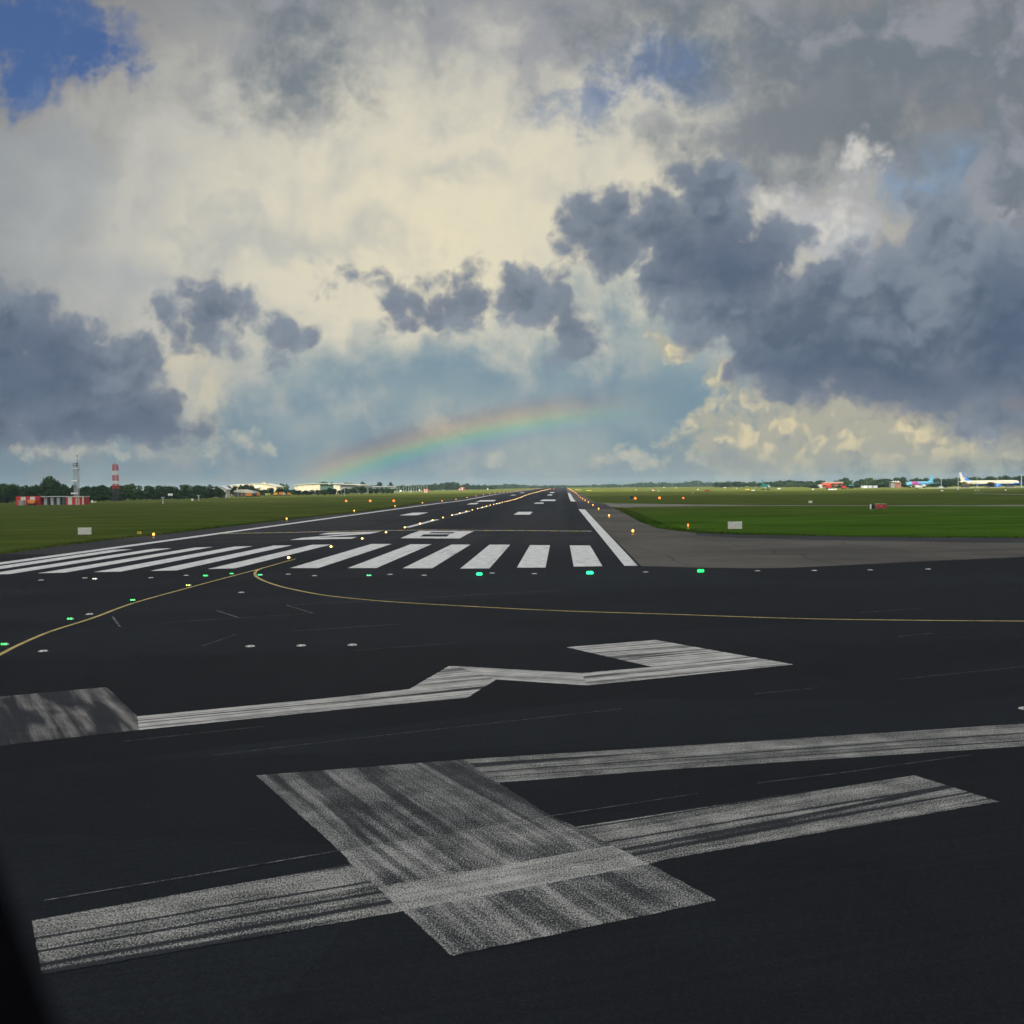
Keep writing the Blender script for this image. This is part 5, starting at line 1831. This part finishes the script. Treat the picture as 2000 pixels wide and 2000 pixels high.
# gate posts on the grass in front of the hangar side
for i, px in enumerate((666, 672.8)):
    s = Site('lamp_post', f'{"left" if i == 0 else "right"} one of a pair of short pale posts before the hangar hedge', 'post', px, 700)
    MB().bar((0, 0, -.1), (0, 0, s.Z(951.5)), .14, .1).build('post', M_LGREY, s.root)
    MB().box((0, -.05, s.Z(951.6)), (.8, .5, .4), bev=.05).build('lamp_head', M_GREY, s.root)
# row of thin poles
pole0 = None
for i, px in enumerate((771, 775.5, 780, 788, 793, 798, 803, 808, 813, 818, 823, 828, 834)):
    p = at(px, 1150)
    if pole0 is None:
        s = Site('light_pole', 'thin pale pole in the row before the hazy trees left of the runway', 'pole', px, 1150, 'thin poles left of the runway')
        h = s.Z(946.5)
        MB().bar((0, 0, -.1), (0, 0, h), .16, .1).build('pole', M_LGREY, s.root)
        MB().box((0, -.2, h), (1.0, .5, .2)).build('lamp_head', M_GREY, s.root)
        pole0 = s.root
    else:
        dup(pole0, p, 0, None, None, (1, 1, random.Random(i).uniform(.8, 1.1)))


# small white cabinets and boards out on the left field
def cabinet(px, py0, py1, wpx, label, m_=M_WHITE, d=None, cat='cabinet', name='field_cabinet', dep=1.0):
    x, y = U(px, py1)
    if d:
        y = d
    s = Site(name, label, cat, px, y)
    s.box('cabinet', m_, px-wpx/2, px+wpx/2, py0, py1, 0, dep, .05, zmin=0.1)
    s.box('plinth', M_GREY, px-wpx*.4, px+wpx*.4, py1-.4, py1, .05, dep*.8, zmin=0)
    return s


cabinet(743, 956, 961.4, 3.2, 'white and blue kiosk before the hedge right of the hangar', M_SKY)
cabinet(769.5, 957.6, 960.4, 4, 'white cabinet left one of two near the thin poles')
cabinet(782.5, 957, 960.4, 3.4, 'white cabinet right one of two near the thin poles')
cabinet(802.5, 959.4, 961.2, 2.6, 'tiny low white cabinet left of the red and white shed')
cabinet(819.5, 956, 959.4, 2.0, 'thin white cabinet just left of the red and white shed')
cabinet(864.5, 953, 957.2, 2.6, 'white cabinet between the two red and white sheds')
cabinet(952.5, 953.4, 957, 1.8, 'tiny white post right of the farther red and white shed')
cabinet(928, 950.6, 955, 1.6, 'thin pale post behind the grass right of the farther red shed')
for px0, px1, py0, py1, lb in ((826.6, 836.2, 955.2, 962.2, 'nearer red and white shed on the left field'), (893.2, 906.8, 951.8, 957.4, 'farther red and white shed by the runway on the left field')):
    x, y = U((px0+px1)/2, py1)
    s = Site('marker_shed', lb, 'shed', (px0+px1)/2, y)
    n = 5
    for i in range(n):
        a, b = px0+(px1-px0)*i/n, px0+(px1-px0)*(i+1)/n
        s.box('stripe_panel', (M_RED, M_OFFW)[i % 2], a, b, py0+.8, py1, 0, 2.5, zmin=0)
    s.box('roof', M_ORANGE, px0-.3, px1+.3, py0, py0+.8, -.15, 2.8)
    MB().bar((s.X(px0+1), .5, s.Z(py0)), (s.X(px0+1), .5, s.Z(py0-1.6)), .12).build('aerial', M_RED, s.root)

# ------------------------------------------------------------------ right: buildings, fire station, aircraft
s = Site('fire_station', 'low building with an orange red roof and pale fascia among the right hand trees', 'fire station', 1625, 1150)
s.box('wall', M_BRICK, 1607, 1645, 943.5, 949, 0, 10, zmin=0)
MB().xprism([(s.X(1605.5), s.Z(946)), (s.X(1610), s.Z(942.4)), (s.X(1645.5), s.Z(942.4)), (s.X(1646.5), s.Z(944.4)), (s.X(1622), s.Z(945.2)), (s.X(1622), s.Z(947.5)), (s.X(1605.5), s.Z(947.5))], -1.5, 9).build('roof', M_ROOFR, s.root)
s.box('fascia', M_OFFW, 1609.5, 1646, 941.4, 942.5, -1.8, 11)
s.box('annex', M_OFFW, 1599, 1606, 946.2, 949, -1, 5, zmin=0)
s.box('mast', M_LGREY, 1614, 1615, 937, 942, 0, .5)
for px in (1626, 1640):
    s.box('window', M_GLASSD, px-2, px+2, 945.4, 947.4, -.1, .2)


def fire_truck(px0, px1, py0, py1, label, cabside=1):
    x, y = U((px0+px1)/2, py1)
    r = truck(px0, px1, py0, y, label, M_RED, M_RED, 'fire_truck', cabside, cat='fire engine')
    return r


fire_truck(1614.5, 1624.4, 947, 955, 'larger red fire engine in front of the red roofed building', 1)
fire_truck(1644.2, 1653.2, 948.8, 955, 'smaller red fire engine beside the green canopy', 1)
x, y = U(1626, 957)
s = Site('barrier', 'long low white barrier in front of the larger fire engine', 'barrier', 1626, y)
s.box('beam', M_WHITE, 1618, 1634.6, 954.6, 956.8, 0, .4, .04, zmin=0.12)
for px in (1620, 1626, 1632):
    s.box('foot', M_GREY, px-.5, px+.5, 956.5, 957, -.2, .8, zmin=0)
s = Site('canopy', 'green roofed open canopy right of the smaller fire engine', 'canopy', 1664, 1000)
MB().xprism([(s.X(1659.6), s.Z(948.6)), (s.X(1661), s.Z(946.6)), (s.X(1667.4), s.Z(946.6)), (s.X(1669), s.Z(948.6))], 0, 5).build('roof', M_GREEN, s.root)
for px in (1660.2, 1664, 1668.2):
    s.box('post', M_DGREY, px-.25, px+.25, 948.6, 953, .3, .2, zmin=0)
s.box('back_wall', M_DGREY, 1660, 1668.6, 949, 953, 4, .3, zmin=0)
for i, (a, b) in enumerate(((1682.3, 1686.4), (1686.8, 1694.8), (1696.4, 1704), (1706.2, 1714))):
    s = Site('container', ['narrow grey', 'bright white', 'middle grey', 'rightmost grey'][i]+' container in the row before the broad green trees', 'container', (a+b)/2, 1020+4*i, 'containers before the trees')
    s.box('body', M_WHITE if i == 1 else M_LGREY, a, b, 948.4, 952.2, 0, 2.4, .04, zmin=0.15)
    s.box('door', M_GREY, b-1.6, b-.3, 948.9, 951.9, -.06, .08)
    s.box('base', M_DGREY, a+.2, b-.2, 951.9, 952.4, .1, 2.2, zmin=0)
s = Site('brick_building', 'brown brick building with pale roof parapet left of the pink airliner', 'building', 1752, 1060)
s.box('wall', M_BRICK, 1749, 1759.6, 941.6, 950, 0, 8, zmin=0)
s.box('wing', M_STONE, 1741, 1748.8, 943.5, 950, 1, 7, zmin=0)
s.box('parapet', M_OFFW, 1742, 1757, 940, 941.7, -.1, 7)
for px in (1746, 1750, 1755):
    s.box('chimney', M_OFFW, px-.6, px+.6, 938.6, 940, 1, 1)
s.box('window', M_GLASSD, 1751, 1753.4, 943.5, 946, -.07, .1)
s.box('window', M_GLASSD, 1755, 1757.4, 943.5, 946, -.07, .1)


def airliner(name, label, L, R, loc, rz, livery, fin_m, eng_m, wing_m, eng_r=1.25, span=34.0, cat='airliner', low=None):
    """Fuselage along local +x (nose), wheels on z=0. livery(x,z) gives a material slot."""
    root = thing(name, label, cat, loc, rz)
    cz = R+1.75
    prof = []
    for t, r, dz in ((0, .03, -.35), (.012, .30, -.28), (.03, .55, -.2), (.06, .80, -.1), (.10, .96, -.02), (.14, 1, 0), (.5, 1, 0), (.68, 1, 0), (.76, .94, .06), (.84, .76, .22), (.92, .50, .44), (.97, .30, .58), (1.0, .12, .68)):
        prof.append((L/2-t*L, r*R, dz*R))
    N_ = 20
    mb = MB()
    seg = []
    for i in range(len(prof)-1):
        k = 3 if prof[i][0]-prof[i+1][0] > L*.09 else 1
        for q in range(k):
            t = q/k
            seg.append(tuple(prof[i][j]*(1-t)+prof[i+1][j]*t for j in range(3)))
    seg.append(prof[-1])
    rings = [[(x, r*math.cos(2*math.pi*j/N_), cz+dz+r*math.sin(2*math.pi*j/N_)) for j in range(N_)] for x, r, dz in seg]
    for i in range(len(rings)-1):
        for j in range(N_):
            q = [rings[i][j], rings[i][(j+1) % N_], rings[i+1][(j+1) % N_], rings[i+1][j]]
            c = [sum(p[k] for p in q)/4 for k in range(3)]
            mb.add(q, [(0, 1, 2, 3)], livery[1](c[0]/L+.5, (c[2]-cz)/R), True)
    mb.add(rings[-1], [tuple(range(N_))], 0)
    mb.build('fuselage', livery[0], root, weld=True)
    # wings, tail
    def panel(nm, m_, pr, pt, th, side):
        (xr0, xr1, yr, zr), (xt0, xt1, yt, zt) = pr, pt
        def sec(x0, x1, y, z, t):
            return [(x0, side*y, z), (x0*.7+x1*.3, side*y, z+t*.6), (x1, side*y, z), (x0*.7+x1*.3, side*y, z-t*.5)]
        b = MB()
        b.slab(sec(xr0, xr1, yr, zr, th), sec(xt0, xt1, yt, zt, th*.4), 0, 0)
        return b.build(nm, m_, root)
    for sd in (-1, 1):
        panel('wing', wing_m, (L*.12, -L*.09, R*.6, cz-R*.55), (-L*.115, -L*.155, span/2, cz-R*.55+span*.05), .7, sd)
        panel('tailplane', wing_m, (-L*.37, -L*.45, R*.3, cz+R*.45), (-L*.455, -L*.49, span*.19, cz+R*.7), .3, sd)
        e = MB()
        e.lathe([(eng_r*.7, -2.4), (eng_r*.92, -1.6), (eng_r, 0), (eng_r, 1.5), (eng_r*.9, 2.0), (eng_r*.5, 1.9), (.05, 1.6)], 14, axis='x', c=(L*.07, sd*span*.165, cz-R*.55-eng_r*.72))
        e.build('engine', eng_m, root)
        MB().box((L*.035, sd*span*.165, cz-R*.55), (2.8, .25, eng_r*.9)).build('pylon', wing_m, root)
        g = MB()
        for gx in (-.55, .55):
            g.lathe([(.1, -.2), (.5, -.2), (.55, 0), (.5, .2), (.1, .2)], 12, c=(0, 0, 0))
        gw = MB()
        for gx in (-.6, .6):
            for gy in (-.28, .28):
                gw.bar((-L*.05+gx, sd*2.7+gy-.16, .55), (-L*.05+gx, sd*2.7+gy+.16, .55), .55, n=12)
        gw.build('wheel', M_RUBBER, root)
        MB().bar((-L*.05, sd*2.7, .5), (-L*.05, sd*2.5, cz-R*.6), .16).build('gear_leg', M_LGREY, root)
    nw = MB()
    for gy in (-.22, .22):
        nw.bar((L*.37, gy-.12, .4), (L*.37, gy+.12, .4), .4, n=12)
    nw.build('wheel', M_RUBBER, root)
    MB().bar((L*.37, 0, .4), (L*.365, 0, cz-R*.8), .12).build('gear_leg', M_LGREY, root)
    zf = cz+R*.75
    hF = livery[2]
    f = MB()
    f.xprism([(-L*.335, zf), (-L*.375, zf+hF*.22), (-L*.462, zf+hF), (-L*.505, zf+hF), (-L*.472, zf), ], -.18, .18, 0)
    f.build('fin', fin_m[0], root)
    f = MB()
    f.xprism([(-L*.27, zf+.05), (-L*.345, zf+hF*.2), (-L*.452, zf+hF*.985), (-L*.467, zf+hF*.985), (-L*.40, zf+.05)], -.21, .21, 0)
    f.build('fin_leading_edge', fin_m[1], root)
    # windows and cockpit
    wd = MB()
    for i in range(44):
        x = L*.33-i*L*.0155
        for sd in (-1, 1):
            wd.box((x, sd*(R*.955), cz+R*.28), (.26, .06, .36))
    wd.build('window_row', M_GLASSD, root)
    cw = MB()
    cw.box((L*.447, 0, cz+R*.32), (.7, R*1.05, .55))
    cw.build('cockpit_window', M_GLASSD, root)
    return root


# white and blue airliner, seen from its right side, nose to the right
Lw = 47.3
d_ = 880.0
p = at(1934.5, d_)
sw = zat(1934.5, 952.6, d_)
lw = airliner('airliner', 'long white airliner with dark blue belly and blue nose on the right', Lw, 2.05, (p.x, d_, p.z), -0.05,
              ([M_CREAM, M_BLUE, M_MBLUE], lambda t, z: 1 if (z < -.25 or t > .955) else (2 if (z < -.12 and t > .86) else 0), 6.9),
              (M_OFFW, M_MBLUE), M_MBLUE, M_GREY, 1.35, 38.0)
MB().box((-Lw*.43, -.22, 3.8+5.6), (1.9, .06, .9)).build('flag_patch', simple('fin_emblem', (0.36, 0.24, 0.20, 1), 0.6), lw)
MB().box((-Lw*.41, -.22, 3.8+4.0), (1.5, .06, 1.1)).build('emblem', simple('fin_emblem_grey', (0.42, 0.36, 0.26, 1), 0.6), lw)
# blue and pink airliner, nose to the left and turned a little towards us
d_ = 985.0
p = at(1797, d_)
airliner('airliner', 'light blue and pink airliner with its nose to the left, among the trees', 37.0, 2.0, (p.x, d_, p.z), math.pi+0.62,
         ([M_SKY, M_PINK, M_PURP, M_OFFW], lambda t, z: (0 if t > .86 else (1 if (t > .60 and z > -.45) else (2 if z < .05 and z > -.5 else (3 if z < -.5 else 0)))), 6.4),
         (M_SKY, M_SKY), M_OFFW, M_SKY, 1.15, 34.0)
# small green aircraft seen nearly head on
x, y = U(1496, 957.0)
airliner('small_aircraft', 'small green aircraft seen nearly head on in the far grass', 9.5, 1.25, (x, y, gz(x, y)), -math.pi/2+0.45,
         ([M_GREEN, M_OFFW], lambda t, z: 1 if (t > .93 and z < .2) else 0, 4.0), (M_GREEN, M_GREEN), M_LGREY, M_GREEN, .42, 10.5, 'aircraft')


def apron_van(px0, px1, py0, d, label, m_, name='van', cab=1, cat='van'):
    return truck(px0, px1, py0, d, label, m_, m_, name, cab, cat=cat)


apron_van(1788, 1800, 947.4, 900, 'white service truck parked in front of the pink airliner', M_OFFW, 'service_truck', 1, 'truck')
apron_van(1834.6, 1842.8, 950.2, 880, 'pale flat cart below the first lamp mast', M_LGREY, 'cart', 1, 'cart')
apron_van(1843.4, 1850.4, 949.6, 890, 'black car beside the pale cart below the lamp mast', M_BLACK, 'car', -1, 'car')
apron_van(1965, 1980, 947.4, 850, 'dark service vehicle under the nose of the white airliner', M_DGREY, 'tug', 1, 'tug')
apron_van(1879, 1894, 942.5, 905, 'dark brown loader under the tail of the white airliner', simple('brown_machine', (0.07, 0.055, 0.05, 1), 0.7), 'loader', -1, 'loader')
# apron lamp masts
for i, (px, top, d) in enumerate(((1838.6, 933, 870), (1871.4, 932, 870), (1908.4, 932, 850), (1948, 930, 850), (1995, 929, 830))):
    s = Site('lamp_mast', ['grey lamp mast rising above the pale cart', 'thin lamp mast left of the white airliner tail', 'lamp mast in front of the rear fuselage of the white airliner', 'lamp mast in front of the wing of the white airliner', 'thick lamp mast just ahead of the blue nose'][i], 'lamp mast', px, d)
    r = .18 if i < 4 else .34
    h = s.Z(top)
    MB().bar((0, 0, 0), (0, 0, h), r, r*.7).build('mast', M_LGREY, s.root)
    MB().box((0, -.1, h), (1.6, .6, .35), bev=.05).build('lamp_head', M_LGREY, s.root)
    MB().lathe([(r*2.2, 0), (r*2.2, .3), (r*1.2, .45)], 10).build('base', M_GREY, s.root)

# small white boards and boxes scattered over the right field
RW = [(1242, 957.6, 2.2, 1.6, 'tiny white marker at the left of the far right field'), (1276.4, 958.8, 4.4, 3.0, 'red and white marker box on the far right field'), (1286.3, 960.6, 2.0, 3.4, 'thin white marker beside the red and white box'),
      (1363, 957, 3.0, 1.9, 'pale marker left of the far red board'), (1352.6, 963.6, 1.6, 1.3, 'tiny white stake below the pale marker'), (1415.5, 953.4, 4.4, 1.7, 'white board left of the small green aircraft, farther one'), (1438.4, 954.4, 2.4, 1.6, 'small white marker between two boards left of the aircraft'),
      (1471, 959, 6.4, 2.4, 'white low board just left below the small green aircraft'), (1460, 957, 8, 1.8, 'low yellow board left of the small green aircraft'), (1521.6, 955.4, 6.4, 2.0, 'white low board right of the small green aircraft'),
      (1588, 956.8, 4.0, 2.2, 'white low board left of the long white barrier'), (1840.2, 959.6, 4.6, 2.6, 'white box on the grass below the pale cart'), (1871.6, 957.2, 2.6, 2.6, 'small white box below the thin lamp mast'),
      (1905.6, 959.0, 2.6, 2.0, 'white box left one of a pair below the white airliner'), (1911, 958.8, 1.8, 1.8, 'smaller white box right one of a pair below the white airliner'), (1964.4, 958.6, 2.4, 2.8, 'white post box below the nose of the white airliner'),
      (1297, 952.6, 3.2, 1.2, 'pale speck of a board before the far wood, left'), (1320, 953.4, 2.6, 1.2, 'pale speck of a board before the far wood, right')]
for px, py, w, h, lb in RW:
    m_ = M_YELLOW if 'yellow' in lb else M_WHITE
    s = cabinet(px, py-h, py, w, lb, m_, cat='marker', name='marker_board', dep=.5)
    if 'red and white marker' in lb:
        s.box('red_panel', M_RED, px-1, px+2.2, py-h-.6, py-h*.4, -.06, .5)
x, y = U(1381.5, 960.2)
s = Site('marker_board', 'far red board low on the right field', 'marker', 1381.5, y)
s.box('panel', M_RED, 1376.6, 1386.2, 956.8, 959.6, 0, .3, .03)
for px in (1378.5, 1384.5):
    s.box('leg', M_GREY, px-.2, px+.2, 959.6, 960.2, .05, .15, zmin=0)

# people-free low fence line before the airliners
s = Site('barrier_fence', 'low pale fence in front of the parked airliners', 'fence', 1930, 830)
mb = MB()
for i in range(38):
    px = 1800+i*6.0
    mb.box((s.X(px), 0, .45), (.12, .12, .9))
mb.build('post_row', M_OFFW, s.root)
mb = MB()
for z in (.4, .8):
    mb.box(((s.X(1800)+s.X(2022))/2, 0, z), (s.X(2022)-s.X(1800), .05, .12))
mb.build('rail', M_OFFW, s.root)

# ------------------------------------------------------------------ the window post of the viewer's own aircraft, lower left
def win_pt(px, py, dist):
    return Vector((0, 0, CAMH)) + ray(px, py)*(dist/FPX)


pa, pb = win_pt(-160, 1560, 0.36), win_pt(24, 2120, 0.30)
axis = (pb-pa).normalized()
right = CR - axis*CR.dot(axis)
right.normalize()
dep = axis.cross(right).normalized()
wp = thing('cockpit_window_frame', 'dark cockpit window post crossing the lower left corner', 'window frame', pa)
mb = MB()
secw = [(-.11, -.03), (-.10, -.045), (.005, -.045), (.014, -.035), (.014, .03), (.002, .045), (-.10, .045), (-.11, .03)]
A0, B0 = -axis*0.05, (pb-pa)+axis*0.2
mb.add([A0+right*a*.6+dep*b*.6 for a, b in secw]+[B0+right*a*.68+dep*b*.6 for a, b in secw], [(i, (i+1) % 8, 8+(i+1) % 8, 8+i) for i in range(8)]+[tuple(range(8)), tuple(range(8, 16))], 0, False)
M_POST = simple('matt_black', (0.004, 0.004, 0.005, 1), 1.0, 0.0)
mb.build('post', M_POST, wp)
mb = MB()
mb.add([A0+right*a*.6+dep*b for a, b in ((.014, -.012), (.022, -.010), (.022, .010), (.014, .012))]+[B0+right*a*.68+dep*b for a, b in ((.014, -.012), (.022, -.010), (.022, .010), (.014, .012))],
       [(i, (i+1) % 4, 4+(i+1) % 4, 4+i) for i in range(4)]+[(0, 1, 2, 3), (4, 5, 6, 7)])
mb.build('rubber_seal', M_POST, wp)

# ------------------------------------------------------------------ damp air: far things fade to blue
MB().box((0, 200, 21), (12800, 13000, 44)).build('haze', [], None)
hz = bpy.data.objects['haze']
m, N = mat('damp_air')
pv = N.node('ShaderNodeVolumePrincipled')
pv.inputs['Color'].default_value = (0.52, 0.68, 0.80, 1)
pv.inputs['Density'].default_value = 0.00009
o = N.node('ShaderNodeOutputMaterial')
N.t.links.new(pv.outputs[0], o.inputs['Volume'])
hz.data.materials.append(m)
tag(hz, 'thin damp haze over the whole airfield', kind='stuff')
